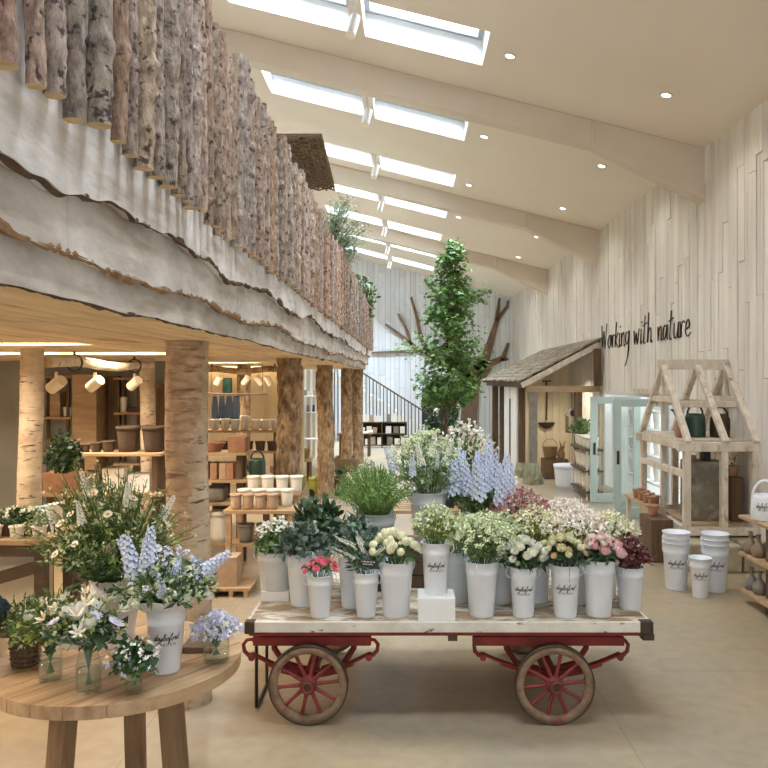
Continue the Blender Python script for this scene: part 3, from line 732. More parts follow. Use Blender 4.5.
for cx, _ in WH:
    for cy in (CY0+.027, CY1-.06): wheel(cx, cy)
    q = CB(); q.tube([(cx, CY0+.1, WR), (cx, CY1-.12, WR)], .022, 10); q.bar((cx, CY0+.16, WR+.015), (cx, CY1-.18, WR+.015), .06, .07); q.build('axle', m_red, ct)
    for cy in (CY0+.135, CY1-.18):
        q = CB(); hw = .345 if cx < 0 else .405; x0, x1 = (cx-.35, cx+.37) if cx < 0 else (cx-.48, cx+.44)
        q.box(x0, x1, cy-.03, cy+.03, DZ-.178, DZ-.12)
        q.box(x0+.05, x0+.12, cy-.025, cy+.025, DZ-.12, DZ-.06); q.box(x1-.12, x1-.05, cy-.025, cy+.025, DZ-.12, DZ-.06)
        q.build('side_beam', m_red, ct, bev=.006)
        for j, (w_, dz_) in enumerate(((hw, 0), (hw*.76, -.014), (hw*.52, -.028))):
            q = CB(); n = 14; pts = [(cx+w_*(2*i/n-1), cy, WR+.04+dz_+.10*((2*i/n-1)*w_/hw)**2) for i in range(n+1)]
            for a_, c_ in zip(pts[:-1], pts[1:]): q.bar(a_, c_, .045, .011)
            q.build('leaf_spring', m_red, ct)
        for s_ in (-1, 1):
            q = CB(); ex, ez = cx+s_*hw, WR+.14
            pts = [(ex, cy, ez), (ex+s_*.035, cy, ez-.004), (ex+s_*.06, cy, ez+.02), (ex+s_*.066, cy, ez+.06), (ex+s_*.045, cy, ez+.088), (ex+s_*.015, cy, ez+.092), (ex-s_*.01, cy, ez+.075)]
            q.tube(pts, [.014, .015, .013, .012, .011, .011, .014], 8); q.tube([(ex+s_*.012, cy-.03, ez-.012), (ex+s_*.012, cy+.03, ez-.012)], .02, 10); q.build('spring_hook', m_red, ct)
    q = CB()
    for s_ in (-1, 1): q.tube([(cx+s_*.05, CY0+.3, WR-.01), (cx+s_*.19, CY0+.3, WR+.03), (cx+s_*.25, CY0+.3, WR+.12), (cx+s_*.26, CY0+.3, DZ-.1)], .02, 8)
    q.build('brace', m_red, ct)
q = CB(); q.tube([(CX0+.02, 4.88, DZ-.08), (CX0+.02, 4.88, .012), (CX0+.02, 5.24, .012), (CX0+.02, 5.24, DZ-.08)], .011, 6); q.build('stand_leg', m_black, ct)
q = CB(); q.box(.245, .30, CY0+.01, CY0+.08, DZ-.115, DZ-.085); q.build('bracket', m_iron, ct)

# ------------------------------------------------------------------ on the cart
def crate(label, x0, x1, y0, y1, z, h, mat=None):
    t = thing('wooden_crate', label, 'crate', ((x0+x1)/2, (y0+y1)/2, z), 0, 'wooden crates'); W, D = (x1-x0)/2, (y1-y0)/2; mat = mat or m_brown
    q = MB(); n = max(2, int(h/.085))
    for i in range(n):
        a, c = h*i/n+.006, h*(i+1)/n-.006
        q.box(-W, W, -D, -D+.012, a, c); q.box(-W, W, D-.012, D, a, c); q.box(-W, -W+.012, -D+.013, D-.013, a, c); q.box(W-.012, W, -D+.013, D-.013, a, c)
    q.build('side_slats', mat, t)
    q = MB(); k = max(3, int((x1-x0)/.1))
    for i in range(k): q.box(-W+2*W*i/k+.003, -W+2*W*(i+1)/k-.003, -D, D, h-.002, h+.01)
    q.build('top_board', mat, t)
    q = MB()
    for sx in (-W+.016, W-.04):
        for sy in (-D+.014, D-.038): q.box(sx, sx+.024, sy, sy+.024, 0, h-.003)
    q.build('corner_post', mat, t); return t
crate('brown crate at the back of the cart under the bucket of rosemary', -.42, -.01, 5.28, 5.78, DZ, .16)
crate('taller brown crate behind the boxed bucket, under the herb bucket', .0, .32, 5.38, 5.82, DZ, .27)
crate('brown crate at the back of the cart under the tall blue delphiniums', .34, .86, 5.28, 5.8, DZ, .16)
solo_box('display_block', 'low white block under the wide grey bucket at the cart corner', 'block', -.948, -.765, 5.05, 5.24, DZ, DZ+.068, m_block, 'white display blocks')
solo_box('display_block', 'white block at the middle of the cart front, lifting a lettered bucket', 'block', .066, .288, 4.645, 4.86, DZ, DZ+.137, m_block, 'white display blocks')
S = dict
bx = lambda px, y: (px-407)*y/780
def setb(label, x, y, z, h, rt, rb, **k): bucket(label, x, y, z, h, rt, rb, **k); return (x, y, z+.012, h-.012, rt*.86)
# front row
a = setb('small plain bucket of red gerberas at the front of the cart', -.53, 4.757, DZ, .257, .08, .058, rz=.35, ear_a=-.2)
bouquet('gerbera_bunch', 'bunch of coral red gerbera daisies in a small white bucket', 'flowers', *a,
        fol=[S(m=[l_stem, l_mid], n=16, h0=.0, h1=.07, spread=.09, per=5, L=.05, W=.02)],
        bl=[S(nm='flower', k='gerbera', m=[p_red, p_plum], n=15, h0=.015, h1=.095, spread=.125, size=.03, out=1.5)], lean=(.15, -.3))
a = setb('plain bucket with a small black sign at the front of the cart', -.25, 4.762, DZ, .272, .08, .056, rz=-.3)
bouquet('astilbe_bunch', 'sparse bunch of drooping white plumes beside the black sign', 'flowers', *a,
        fol=[S(m=[l_stem, l_dark], n=10, h0=-.01, h1=.09, spread=.1, per=8, L=.06, W=.022)],
        bl=[S(nm='plume', k='plume', m=[p_white, l_stem], n=11, h0=.04, h1=.17, spread=.12, size=.11, out=2.2, st=1)], lean=(-.3, -.15))
t = thing('flower_sign', 'small black price sign on a stick in the front bucket', 'sign', (-.235, 4.73, DZ+.05))
q = MB(); q.bar((0, .01, 0), (.01, -.005, .27), .008, .008); q.build('stick', m_pine, t)
q = MB(); q.T = Matrix.Translation((0, -.014, .275)) @ Matrix.Rotation(-.2, 4, 'X') @ Matrix.Rotation(.08, 4, 'Y'); q.box(-.065, .065, -.003, .003, -.026, .026); q.build('board', m_black, t, bev=.002)
q = MB(); q.T = Matrix.Translation((0, -.0185, .276)) @ Matrix.Rotation(-.2, 4, 'X') @ Matrix.Rotation(.08, 4, 'Y')
for zz, ww in ((.01, .045), (-.004, .03)):
    for i in range(5): q.box(-ww+2*ww*i/5, -ww+2*ww*(i+.72)/5, -.0008, 0, zz, zz+.006)
q.build('chalk_lines', m_book[2], t)
a = setb('tall plain bucket of cream stocks at the front of the cart', -.067, 4.782, DZ, .335, .106, .08, rz=.5)
bouquet('stock_bunch', 'bunch of pale yellow stocks in a tall plain white bucket', 'flowers', *a,
        fol=[S(m=[l_stem, l_mid], n=22, h0=-.01, h1=.1, spread=.13, per=9, L=.075, W=.02)],
        bl=[S(nm='flower', k='umbel', m=[p_cream, p_green], n=26, h0=.03, h1=.17, spread=.15, size=.027, st=1.2)], lean=(-.15, -.1))
a = setb('lettered bucket standing on the white block at the cart front', .176, 4.765, DZ+.138, .315, .086, .068, letters=True)
bouquet('waxflower_bunch', 'bushy bunch of yellow-green buds in the raised lettered bucket', 'flowers', *a,
        fol=[S(m=[l_stem, l_lime], n=34, h0=.0, h1=.19, spread=.15, per=16, L=.03, W=.014)], sp=[S(m=[p_green], n=134, h0=.05, h1=.22, spread=.155, size=0.0094, clump=3)])
a = setb('tall plain bucket of green-white lace flowers, right of the white block', .458, 4.782, DZ, .335, .101, .076, rz=1.2)
bouquet('lace_flower_bunch', 'wide bushy bunch of tiny greenish white flowers at the cart middle', 'flowers', *a,
        fol=[S(m=[l_stem, l_mid], n=40, h0=.0, h1=.22, spread=.2, per=14, L=.05, W=.012)], sp=[S(m=[p_green], n=224, h0=.06, h1=.27, spread=.22, size=0.0086, clump=7, cr=.022)])
a = setb('lettered bucket of white lisianthus at the front of the cart', .711, 4.767, DZ, .303, .083, .064, letters=True)
bouquet('lisianthus_bunch', 'bunch of open white lisianthus with dark leaves', 'flowers', *a,
        fol=[S(m=[l_stem, l_dark], n=28, h0=-.03, h1=.12, spread=.15, per=9, L=.075, W=.03)],
        bl=[S(nm='flower', k='cup', m=[p_white, p_green], n=26, h0=.03, h1=.17, spread=.16, size=.03), S(nm='bud', k='rose', m=[p_green], n=9, h0=.0, h1=.16, spread=.14, size=0.016)], lean=(-.1, -.15))
a = setb('lettered bucket of yellow and peach roses at the front of the cart', .967, 4.767, DZ, .318, .091, .069, letters=True)
bouquet('rose_bunch', 'bunch of pale yellow and peach spray roses with dark leaves', 'flowers', *a,
        fol=[S(m=[l_stem, l_dark], n=26, h0=-.03, h1=.12, spread=.145, per=9, L=.07, W=.03)],
        bl=[S(nm='yellow_rose', k='rose', m=[p_cream], n=22, h0=.05, h1=.19, spread=.15, size=0.027), S(nm='peach_rose', k='rose', m=[p_peach], n=12, h0=.03, h1=.14, spread=.165, size=0.028)], lean=(-.1, -.1))
t = thing('flower_tag', 'tiny black plant tag among the yellow and peach roses', 'sign', (.975, 4.67, DZ+.19))
q = MB(); q.bar((0, .02, 0), (0, .0, .17), .005, .005); q.build('stick', m_pine, t)
q = MB(); q.box(-.02, .02, -.004, 0, .145, .2); q.build('board', m_black, t, bev=.001)
a = setb('tall plain bucket of pink peonies near the end of the cart', 1.175, 4.782, DZ, .345, .097, .076, rz=.4)
bouquet('peony_bunch', 'bunch of round pale pink peonies in a tall plain bucket', 'flowers', *a,
        fol=[S(m=[l_stem, l_dark], n=24, h0=-.02, h1=.1, spread=.13, per=9, L=.075, W=.026)],
        bl=[S(nm='pink_peony', k='peony', m=[p_pink], n=13, h0=.03, h1=.13, spread=.14, size=0.036), S(nm='blush_peony', k='peony', m=[p_blush], n=8, h0=.05, h1=.15, spread=.12, size=0.032)], lean=(.1, -.2))
a = setb('short plain bucket of burgundy leaves at the cart corner', 1.408, 4.93, DZ, .265, .086, .068, rz=.9)
bouquet('burgundy_foliage', 'bunch of dark burgundy leaves with one blush rose at the cart corner', 'foliage', *a,
        fol=[S(m=[l_twig, l_burg], n=44, h0=-.05, h1=.19, spread=.15, per=16, L=.036, W=.02, shape=True)],
        bl=[S(nm='flower', k='rose', m=[p_blush], n=2, h0=.02, h1=.07, spread=.16, size=0.026)])
# second row
a = setb('wide grey bucket of small white flowers on the low white block', -.862, 5.15, DZ+.069, .25, .122, .104, grey=True, rz=.3)
bouquet('white_sweet_pea_bunch', 'low bunch of small white flowers with bright green leaves', 'flowers', *a,
        fol=[S(m=[l_stem, l_mid], n=34, h0=-.02, h1=.13, spread=.14, per=9, L=.06, W=.032, shape=True)], sp=[S(m=[p_white], n=67, h0=.07, h1=.19, spread=.15, size=0.0130, clump=3)])
a = setb('tall plain bucket of eucalyptus between the grey bucket and the gerberas', -.672, 5.005, DZ, .335, .10, .075, rz=1)
EU = lambda n, h1, sp_: [S(m=[l_twig, l_euca], n=n, h0=-.06, h1=h1, spread=sp_, per=20, L=.048, W=.038, shape=True, droop=.05), S(m=[l_twig, l_dark], n=n//2, h0=-.03, h1=h1*.9, spread=sp_*.9, per=12, L=.05, W=.03, shape=True)]
bouquet('eucalyptus_bunch', 'grey-green eucalyptus bunch above the coral red gerberas', 'foliage', *a, fol=EU(26, .2, .2))
a = setb('tall plain bucket behind the black sign', -.345, 4.96, DZ, .335, .095, .07, rz=.6)
bouquet('eucalyptus_bunch', 'bluish eucalyptus bunch behind the black sign', 'foliage', *a, fol=EU(24, .2, .18))
a = setb('tall bucket hidden among leaves at the back of the cart, left of the rosemary', -.62, 5.42, DZ, .34, .1, .075, rz=.6)
bouquet('ruscus_bunch', 'dark green leafy bunch rising behind the eucalyptus', 'foliage', *a,
        fol=[S(m=[l_twig, l_dark], n=30, h0=-.05, h1=.27, spread=.2, per=14, L=.085, W=.04, shape=True), S(m=[l_twig, l_euca], n=16, h0=-.05, h1=.22, spread=.24, per=16, L=.05, W=.036, shape=True)],
        bl=[S(nm='flower', k='rose', m=[p_white], n=2, h0=.1, h1=.2, spread=.2, size=0.028)])
a = setb('tall bucket half hidden behind the cream stocks', -.36, 5.16, DZ, .33, .095, .07, rz=.9)
bouquet('salal_bunch', 'grey-green broad leaved bunch behind the cream stocks', 'foliage', *a,
        fol=[S(m=[l_twig, l_euca], n=22, h0=-.05, h1=.24, spread=.19, per=18, L=.05, W=.036, shape=True), S(m=[l_twig, l_dark], n=12, h0=0, h1=.2, spread=.15, per=10, L=.08, W=.04, shape=True)])
a = setb('grey bucket showing behind the white block and the lace flowers', .33, 5.08, DZ, .33, .1, .078, grey=True, rz=.2)
bouquet('lime_bud_bunch', 'yellow-green bud bunch between the two front bunches', 'foliage', *a,
        fol=[S(m=[l_stem, l_lime], n=26, h0=.0, h1=.2, spread=.16, per=14, L=.03, W=.016)], sp=[S(m=[p_green], n=89, h0=.08, h1=.22, spread=.16, size=0.0086)])
a = setb('greenish grey bucket between the lace flowers and the lisianthus', .60, 5.05, DZ, .31, .09, .07, grey=True, rz=.5)
bouquet('bupleurum_bunch', 'lime yellow bupleurum bunch behind the white lisianthus', 'foliage', *a,
        fol=[S(m=[l_stem, l_mid], n=24, h0=.0, h1=.2, spread=.15, per=12, L=.03, W=.016)], sp=[S(m=[p_green], n=123, h0=.08, h1=.25, spread=.18, size=0.0101)])
a = setb('plain bucket behind the lisianthus and the yellow roses', .845, 5.08, DZ, .32, .09, .07, rz=.5)
bouquet('cream_spray_bunch', 'greenish cream spray bunch behind the yellow roses', 'flowers', *a,
        fol=[S(m=[l_stem, l_lime], n=34, h0=.0, h1=.24, spread=.19, per=15, L=.045, W=.018)], sp=[S(m=[p_cream, ], n=145, h0=.1, h1=.28, spread=.2, size=0.0094, clump=5)])
a = setb('plain bucket between the yellow roses and the pink peonies', 1.085, 5.04, DZ, .32, .09, .07, rz=.1)
bouquet('blush_spray_bunch', 'wide bunch of blush white sprays behind the pink peonies', 'flowers', *a,
        fol=[S(m=[l_stem, l_lime], n=34, h0=.0, h1=.22, spread=.22, per=14, L=.045, W=.018)], sp=[S(nm='white_blossom', m=[p_white], n=79, h0=.1, h1=.27, spread=.24, size=.012, clump=5), S(m=[p_blush], n=140, h0=.1, h1=.27, spread=.24, size=0.0115, clump=5)])
a = setb('plain bucket just behind the burgundy leaves', 1.31, 5.16, DZ, .3, .085, .068, rz=.5)
bouquet('cream_spray_bunch', 'cream green spray bunch behind the burgundy leaves', 'flowers', *a,
        fol=[S(m=[l_stem, l_pale], n=34, h0=.0, h1=.22, spread=.2, per=14, L=.045, W=.018)], sp=[S(m=[p_cream], n=145, h0=.1, h1=.25, spread=.22, size=0.0101, clump=5)])
a = setb('plain bucket at the back of the cart behind the blush sprays', 1.14, 5.55, DZ, .33, .09, .07, rz=.5)
bouquet('white_spray_bunch', 'white spray bunch at the back of the cart near the lime flowers', 'flowers', *a,
        fol=[S(m=[l_stem, l_pale], n=34, h0=.0, h1=.22, spread=.2, per=14, L=.045, W=.018)], sp=[S(m=[p_white], n=123, h0=.1, h1=.24, spread=.22, size=0.0108, clump=5), S(nm='pink_blossom', m=[p_blush], n=85, h0=.1, h1=.25, spread=.22, size=0.0115, clump=5)])
# back tier on crates
a = setb('pale bucket of rosemary raised on a crate at the back of the cart', -.215, 5.46, DZ+.172, .34, .132, .105, grey=True, rz=.5)
bouquet('rosemary_bunch', 'spiky bright green rosemary bunch at the back of the cart', 'foliage', *a,
        fol=[S(m=[l_herb, l_herb], n=150, h0=.04, h1=.34, spread=.31, per=26, L=.045, W=.007, sr=.003, lo=.36)], lean=(-.15, 0))
a = setb('pale bucket of tall herbs, highest at the middle of the cart', .155, 5.58, DZ+.282, .36, .135, .105, rz=.5)
bouquet('tall_herb_bunch', 'tall airy bunch of pale green herbs above the highest bucket', 'foliage', *a,
        fol=[S(m=[l_stem, l_pale], n=40, h0=.03, h1=.38, spread=.27, per=18, L=.05, W=.014), S(m=[l_stem, l_mid], n=20, h0=.0, h1=.25, spread=.24, per=18, L=.05, W=.012)],
        sp=[S(m=[p_green], n=100, h0=.14, h1=.42, spread=.29, size=0.0086, clump=6)],
        bl=[S(nm='white_spike', k='spike', m=[p_white, l_stem], n=5, h0=.12, h1=.24, spread=.22, size=.17, out=.5, upw=1.4), S(nm='blue_spire', k='spike', m=[p_blue, l_stem], n=5, h0=.08, h1=.16, spread=.27, size=.18, out=.5, upw=1.4)], lean=(-.1, 0))
t = thing('flower_tag', 'small black tag hanging on the highest bucket of herbs', 'sign', (.30, 5.45, 1.16))
q = MB(); q.box(-.03, .03, -.004, 0, 0, .055); q.build('board', m_black, t, bev=.001)
q = MB(); q.bar((0, .002, 0.01), (0, .01, -.06), .005, .005); q.build('stick', m_pine, t)
a = setb('bucket of blue delphiniums raised on a crate at the back of the cart', .52, 5.52, DZ+.172, .33, .125, .1, rz=.5)
bouquet('delphinium_bunch', 'large bunch of tall sky blue delphinium spires', 'flowers', *a,
        fol=[S(m=[l_stem, l_mid], n=60, h0=-.02, h1=.26, spread=.26, per=24, L=.055, W=.013)],
        bl=[S(nm='spire', k='spike', m=[p_blue, l_stem], n=19, h0=.04, h1=.20, spread=.26, size=.25, out=.3, upw=1.6, jit=.3)])
a = setb('bucket of dusky pink waxflowers at the back of the cart', .755, 5.30, DZ+.172, .24, .095, .075, rz=.5)
bouquet('dusky_waxflower_bunch', 'bushy bunch of dusky pink and plum flowers beside the delphiniums', 'flowers', *a,
        fol=[S(m=[l_twig, l_dark], n=36, h0=-.02, h1=.22, spread=.2, per=14, L=.035, W=.012)], sp=[S(m=[p_plum], n=221, h0=.08, h1=.26, spread=.23, size=0.0101, clump=4), S(nm='pale_blossom', m=[p_blush], n=68, h0=.05, h1=.25, spread=.22, size=0.0094, clump=4)], lean=(.1, 0))
# stand behind the cart
t = thing('plant_bench', 'slatted wooden bench of potted flowers behind the cart', 'bench', (.36, 7.35, 0))
q = MB()
for i in range(5): q.box(-.62, .62, -.3+i*.12, -.19+i*.12, .84, .87)
q.build('bench_top', m_pine, t)
for sx in (-.58, .52):
    for sy in (-.27, .21): q = MB(); q.box(sx, sx+.06, sy, sy+.06, 0, .84); q.build('leg', m_brown, t)
def potted(label, flabel, x, y, z, h, r, mat, **k):
    pot('plant_pot', label, x, y, z, h, r, r*.78, mat, 'pots on the bench behind the cart'); return bouquet(k.pop('nm', 'potted_plant'), flabel, 'plant', x, y, z+h*.49, h*.5, r*.8, **k)
potted('white pot at the end of the bench by the tree', 'pale green and white hydrangea with dark leaves by the tree', .20, 7.3, .87, .2, .12, m_wpot,
       fol=[S(m=[l_stem, l_mid], n=34, h0=.0, h1=.48, spread=.3, per=12, L=.085, W=.045, shape=True)], bl=[S(nm='flower', k='umbel', m=[p_green, p_green], n=22, h0=.2, h1=.5, spread=.3, size=.034)])
potted('white pot in the middle of the bench behind the delphiniums', 'blush and white flowering plant behind the delphiniums', .55, 7.42, .87, .2, .12, m_wpot,
       fol=[S(m=[l_stem, l_mid], n=36, h0=.0, h1=.5, spread=.3, per=14, L=.06, W=.03, shape=True)], sp=[S(m=[p_white], n=123, h0=.25, h1=.56, spread=.3, size=0.0115, clump=6), S(nm='pink_blossom', m=[p_blush], n=30, h0=.2, h1=.55, spread=.32, size=0.0130, clump=6)])
potted('terracotta pot on the bench nearest the porch', 'small plant with orange and lime leaves in a terracotta pot', .80, 7.5, .87, .22, .13, m_terra,
       fol=[S(m=[l_stem, l_lime], n=26, h0=.0, h1=.2, spread=.17, per=9, L=.06, W=.03)], sp=[S(m=[p_peach], n=40, h0=.02, h1=.16, spread=.19, size=0.0144)])
potted('white pot at the porch end of the bench', 'white flowering plant at the porch end of the bench', .88, 7.2, .87, .16, .085, m_wpot,
       fol=[S(m=[l_stem, l_mid], n=18, h0=.0, h1=.1, spread=.12, per=9, L=.05, W=.025)], sp=[S(m=[p_white], n=67, h0=.05, h1=.15, spread=.15, size=0.0144)])

# ------------------------------------------------------------------ round table
TX, TY, TZ, TR = -1.36, 3.68, .75, .565
t = thing('round_table', 'round oak table on squared legs beside the birch column', 'table', (TX, TY, 0))
q = MB(); nb = 9; wd = 2*TR/nb
for i in range(nb):
    v0, v1 = -TR+i*wd+.003, -TR+(i+1)*wd-.003; m = 14; top = []
    f = lambda v: math.sqrt(max(0, TR*TR-v*v))
    vs_ = [v0+(v1-v0)*k/m for k in range(m+1)]
    poly = [(f(v), v) for v in vs_]+[(-f(v), v) for v in reversed(vs_)]
    ca, sa = 1, 0; poly = [(x*ca-y*sa, x*sa+y*ca) for x, y in poly]; n = len(poly)
    q.add([(x, y, TZ-.055) for x, y in poly]+[(x, y, TZ) for x, y in poly], [tuple(reversed(range(n))), tuple(range(n, 2*n))]+[(k, (k+1) % n, (k+1) % n+n, k+n) for k in range(n)])
q.build('tabletop', m_table, t).rotation_euler = (0, 0, .95)
for a in (-116, -24, 97):
    q = MB(); c, s_ = math.cos(math.radians(a)), math.sin(math.radians(a)); q.bar((c*.37, s_*.37, 0), (c*.30, s_*.30, TZ-.055), .095, .075, up=(c, s_, 0)); q.build('leg', m_leg, t, bev=.004)
q = MB(); q.bar((-.32, -.1, TZ-.085), (.32, .05, TZ-.085), .07, .06); q.bar((-.05, -.32, TZ-.085), (.03, .3, TZ-.085), .07, .06); q.build('under_rail', m_leg, t)
def jar(name, label, x, y, h, r, neck=None, mat=None, water=.6):
    t = thing(name, label, 'vase', (x, y, TZ)); nk = neck or r; q = MB()
    q.lathe([(.001, .004), (r*.95, .002), (r, .012), (r, h*.55), (nk, h*.85), (nk*1.05, h), (nk-.003, h), (nk-.003, h*.85), (r-.004, h*.55), (r-.004, .012), (.001, .009)], 22)
    q.build('glass_body', mat or m_jar, t)
    q = MB(); q.lathe([(.001, .01), (r-.006, .013), (r-.006, h*min(water, .54)), (.001, h*min(water, .54))], 18); q.build('water', m_water, t); return t
def tissue(name, label, x, y, z, r0, r1, h, tilt=(0, 0), mat=None):
    q = MB(); n = 26; vs = []; sd = rnd(0, 9)
    for i in range(6):
        u = i/5
        for j in range(n):
            a = 2*PI*j/n; w_ = noise.noise(Vector((math.cos(a)*2.5+sd, math.sin(a)*2.5, u*2)))
            r = (r0+(r1-r0)*u**.8)*(1+.22*u*w_); vs.append((r*math.cos(a)+tilt[0]*u, r*math.sin(a)+tilt[1]*u, h*u*(1+.45*w_)))
    q.add(vs, [(i*n+j, i*n+(j+1) % n, (i+1)*n+(j+1) % n, (i+1)*n+j) for i in range(5) for j in range(n)], 0, False)
    o = q.build(name, mat or m_tissue, None, (x, y, z)); s_ = o.modifiers.new('thick', 'SOLIDIFY'); s_.thickness = .002
    return tag(o, label, 'paper wrap')
# big white pail with the wild bouquet
bucket('big plain white pail at the back of the round table', -1.44, 3.86, TZ, .335, .125, .082, ears=False, name='flower_pail', group=None)
bouquet('wild_bouquet', 'huge wild bouquet of white daisies and grasses on the round table', 'flowers', -1.44, 3.86, TZ+.012, .32, .1,
        fol=[S(m=[l_stem, l_mid], n=62, h0=-.05, h1=.46, spread=.36, per=24, L=.055, W=.012), S(m=[l_stem, l_lime], n=70, h0=.05, h1=.56, spread=.45, per=18, L=.042, W=.009), S(m=[l_stem, l_pale], n=60, h0=.05, h1=.52, spread=.42, per=20, L=.04, W=.009), S(m=[l_stem, l_dark], n=30, h0=-.08, h1=.25, spread=.25, per=18, L=.06, W=.03)],
        sp=[S(m=[p_cream], n=78, h0=.1, h1=.52, spread=.4, size=0.0079, clump=3), S(nm='green_blossom', m=[p_green], n=102, h0=.02, h1=.4, spread=.32, size=0.0086, clump=7)],
        bl=[S(nm='daisy', k='daisy', m=[p_white, p_yellow], n=22, h0=.05, h1=.5, spread=.36, size=.024, out=1.3), S(nm='white_rose', k='rose', m=[p_white], n=4, h0=.0, h1=.1, spread=.13, size=0.034, out=1.5),
            S(nm='white_spike', k='spike', m=[p_white, l_stem], n=6, h0=.15, h1=.4, spread=.28, size=.14, out=.5), S(nm='orange_flower', k='rose', m=[p_peach], n=2, h0=.1, h1=.2, spread=.25, size=0.030)], lean=(-.12, -.05))
# lettered bucket with the blue bouquet
bucket('lettered bucket of the blue bouquet on the round table', -1.085, 3.51, TZ, .285, .087, .064, letters=True, ears=False)
tissue('tissue_wrap', 'crumpled white tissue around the blue bouquet', -1.085, 3.51, TZ+.27, .072, .165, .07, (-.02, 0))
bouquet('blue_bouquet', 'bouquet of sky blue delphiniums and white lisianthus on the round table', 'flowers', -1.085, 3.51, TZ+.012, .275, .075,
        fol=[S(m=[l_stem, l_mid], n=44, h0=.0, h1=.2, spread=.22, per=14, L=.05, W=.022), S(m=[l_stem, l_pale], n=26, h0=.02, h1=.22, spread=.25, per=10, L=.04, W=.02), S(m=[l_stem, l_dark], n=20, h0=-.01, h1=.2, spread=.25, per=12, L=.06, W=.025)],
        sp=[S(m=[p_blue], n=50, h0=.1, h1=.25, spread=.2, size=0.0086, clump=7), S(nm='white_blossom', m=[p_green], n=102, h0=.02, h1=.2, spread=.24, size=0.0086, clump=5)],
        bl=[S(nm='white_lisianthus', k='cup', m=[p_white, p_green], n=20, h0=.02, h1=.14, spread=.2, size=.03, out=1.6), S(nm='lime_bud', k='rose', m=[p_green], n=10, h0=.02, h1=.15, spread=.16, size=0.018)])
bq = bpy.context.scene.objects['blue_bouquet']
for (p, d, s_) in (((-.13, .0, .40), (-.3, 0, 1), .2), ((-.08, -.02, .42), (.05, -.1, 1), .17), ((-.16, .03, .46), (-.5, .1, .8), .13), ((.17, 0, .43), (1, 0, .75), .15), ((.05, -.05, .40), (.3, -.3, 1), .12), ((-.1, .06, .45), (.05, .1, 1), .17), ((.02, -.12, .36), (.2, -.6, .6), .1)):
    put_bloom(bq, 'blue_spire', 'spike', [p_blue, l_stem], Vector(p), Vector(d), s_*1.3, .78)
jar('glass_jar', 'short glass jar of pale lilac flowers at the table edge', -.885, 3.62, .115, .06)
bouquet('lilac_posy', 'posy of pale lilac and white flowers in the short glass jar', 'flowers', -.885, 3.62, TZ+.012, .1, .045,
        fol=[S(m=[l_stem, l_pale], n=20, h0=-.01, h1=.06, spread=.09, per=5, L=.03, W=.014)], sp=[S(m=[p_lilac], n=136, h0=.0, h1=.10, spread=.115, size=0.0094, clump=5), S(nm='white_blossom', m=[p_white], n=51, h0=.02, h1=.1, spread=.11, size=0.0086, clump=4)])
jar('glass_bottle', 'clear glass bottle of the white bouquet at the table front', -1.335, 3.27, .2, .052, .036, water=.5)
tissue('tissue_wrap', 'white tissue collar above the clear glass bottle', -1.40, 3.32, TZ+.175, .05, .145, .075, (0, .0))
bouquet('white_bouquet', 'bouquet of large white blooms and dark leaves in the clear bottle', 'flowers', -1.335, 3.27, TZ+.012, .19, .03,
        fol=[S(m=[l_stem, l_dark], n=36, h0=-.03, h1=.12, spread=.18, per=10, L=.06, W=.032), S(m=[l_stem, l_lime], n=30, h0=.0, h1=.2, spread=.19, per=10, L=.032, W=.016), S(m=[l_stem, l_euca], n=16, h0=.0, h1=.1, spread=.19, per=10, L=.055, W=.016)],
        sp=[S(m=[p_green], n=44, h0=.02, h1=.16, spread=.13, size=0.0086)],
        bl=[S(nm='large_white_bloom', k='peony', m=[p_white], n=5, h0=.09, h1=.16, spread=.11, size=0.042), S(nm='lily', k='lily', m=[p_white, p_yellow], n=13, h0=.06, h1=.22, spread=.18, size=.036), S(nm='lilac_flower', k='daisy', m=[p_lilac, p_lilac], n=6, h0=.04, h1=.15, spread=.15, size=.036)], lean=(-.2, 0))
jar('glass_tumbler', 'small glass tumbler of the leafy posy at the table front', -1.14, 3.255, .10, .036)
bouquet('leafy_posy', 'small leafy posy with pale blue and white flowers at the table front', 'flowers', -1.14, 3.255, TZ+.012, .08, .03,
        fol=[S(m=[l_stem, l_mid], n=30, h0=-.06, h1=.11, spread=.1, per=10, L=.035, W=.018), S(m=[l_stem, l_dark], n=20, h0=-.03, h1=.12, spread=.09, per=8, L=.045, W=.032, shape=True), S(m=[l_stem, l_lime], n=12, h0=-.07, h1=.06, spread=.1, per=9, L=.025, W=.014)],
        sp=[S(m=[p_white], n=22, h0=.04, h1=.13, spread=.11, size=0.0086), S(nm='blue_blossom', m=[p_blue], n=17, h0=.0, h1=.07, spread=.11, size=0.0094)])
jar('glass_vase', 'straight sided glass vase beside the wicker basket', -1.555, 3.40, .165, .05, .046, water=.5)
bouquet('lime_bouquet', 'bouquet of white lilies and lime green leaves in the straight glass vase', 'flowers', -1.555, 3.40, TZ+.012, .155, .04,
        fol=[S(m=[l_stem, l_lime], n=54, h0=-.04, h1=.16, spread=.18, per=14, L=.035, W=.02, shape=True), S(m=[l_stem, l_mid], n=34, h0=.0, h1=.24, spread=.22, per=14, L=.042, W=.016)],
        sp=[S(m=[p_green], n=67, h0=-.02, h1=.15, spread=.15, size=0.0086)],
        bl=[S(nm='lily', k='lily', m=[p_white, p_yellow], n=8, h0=.06, h1=.2, spread=.13, size=.034), S(nm='white_cup', k='cup', m=[p_white, p_green], n=7, h0=.04, h1=.17, spread=.14, size=.028), S(nm='cream_rose', k='peony', m=[p_cream], n=3, h0=.07, h1=.13, spread=.09, size=0.030), S(nm='peach_rose', k='rose', m=[p_peach], n=1, h0=.1, h1=.12, spread=.04, size=0.020)], lean=(.1, -.1))
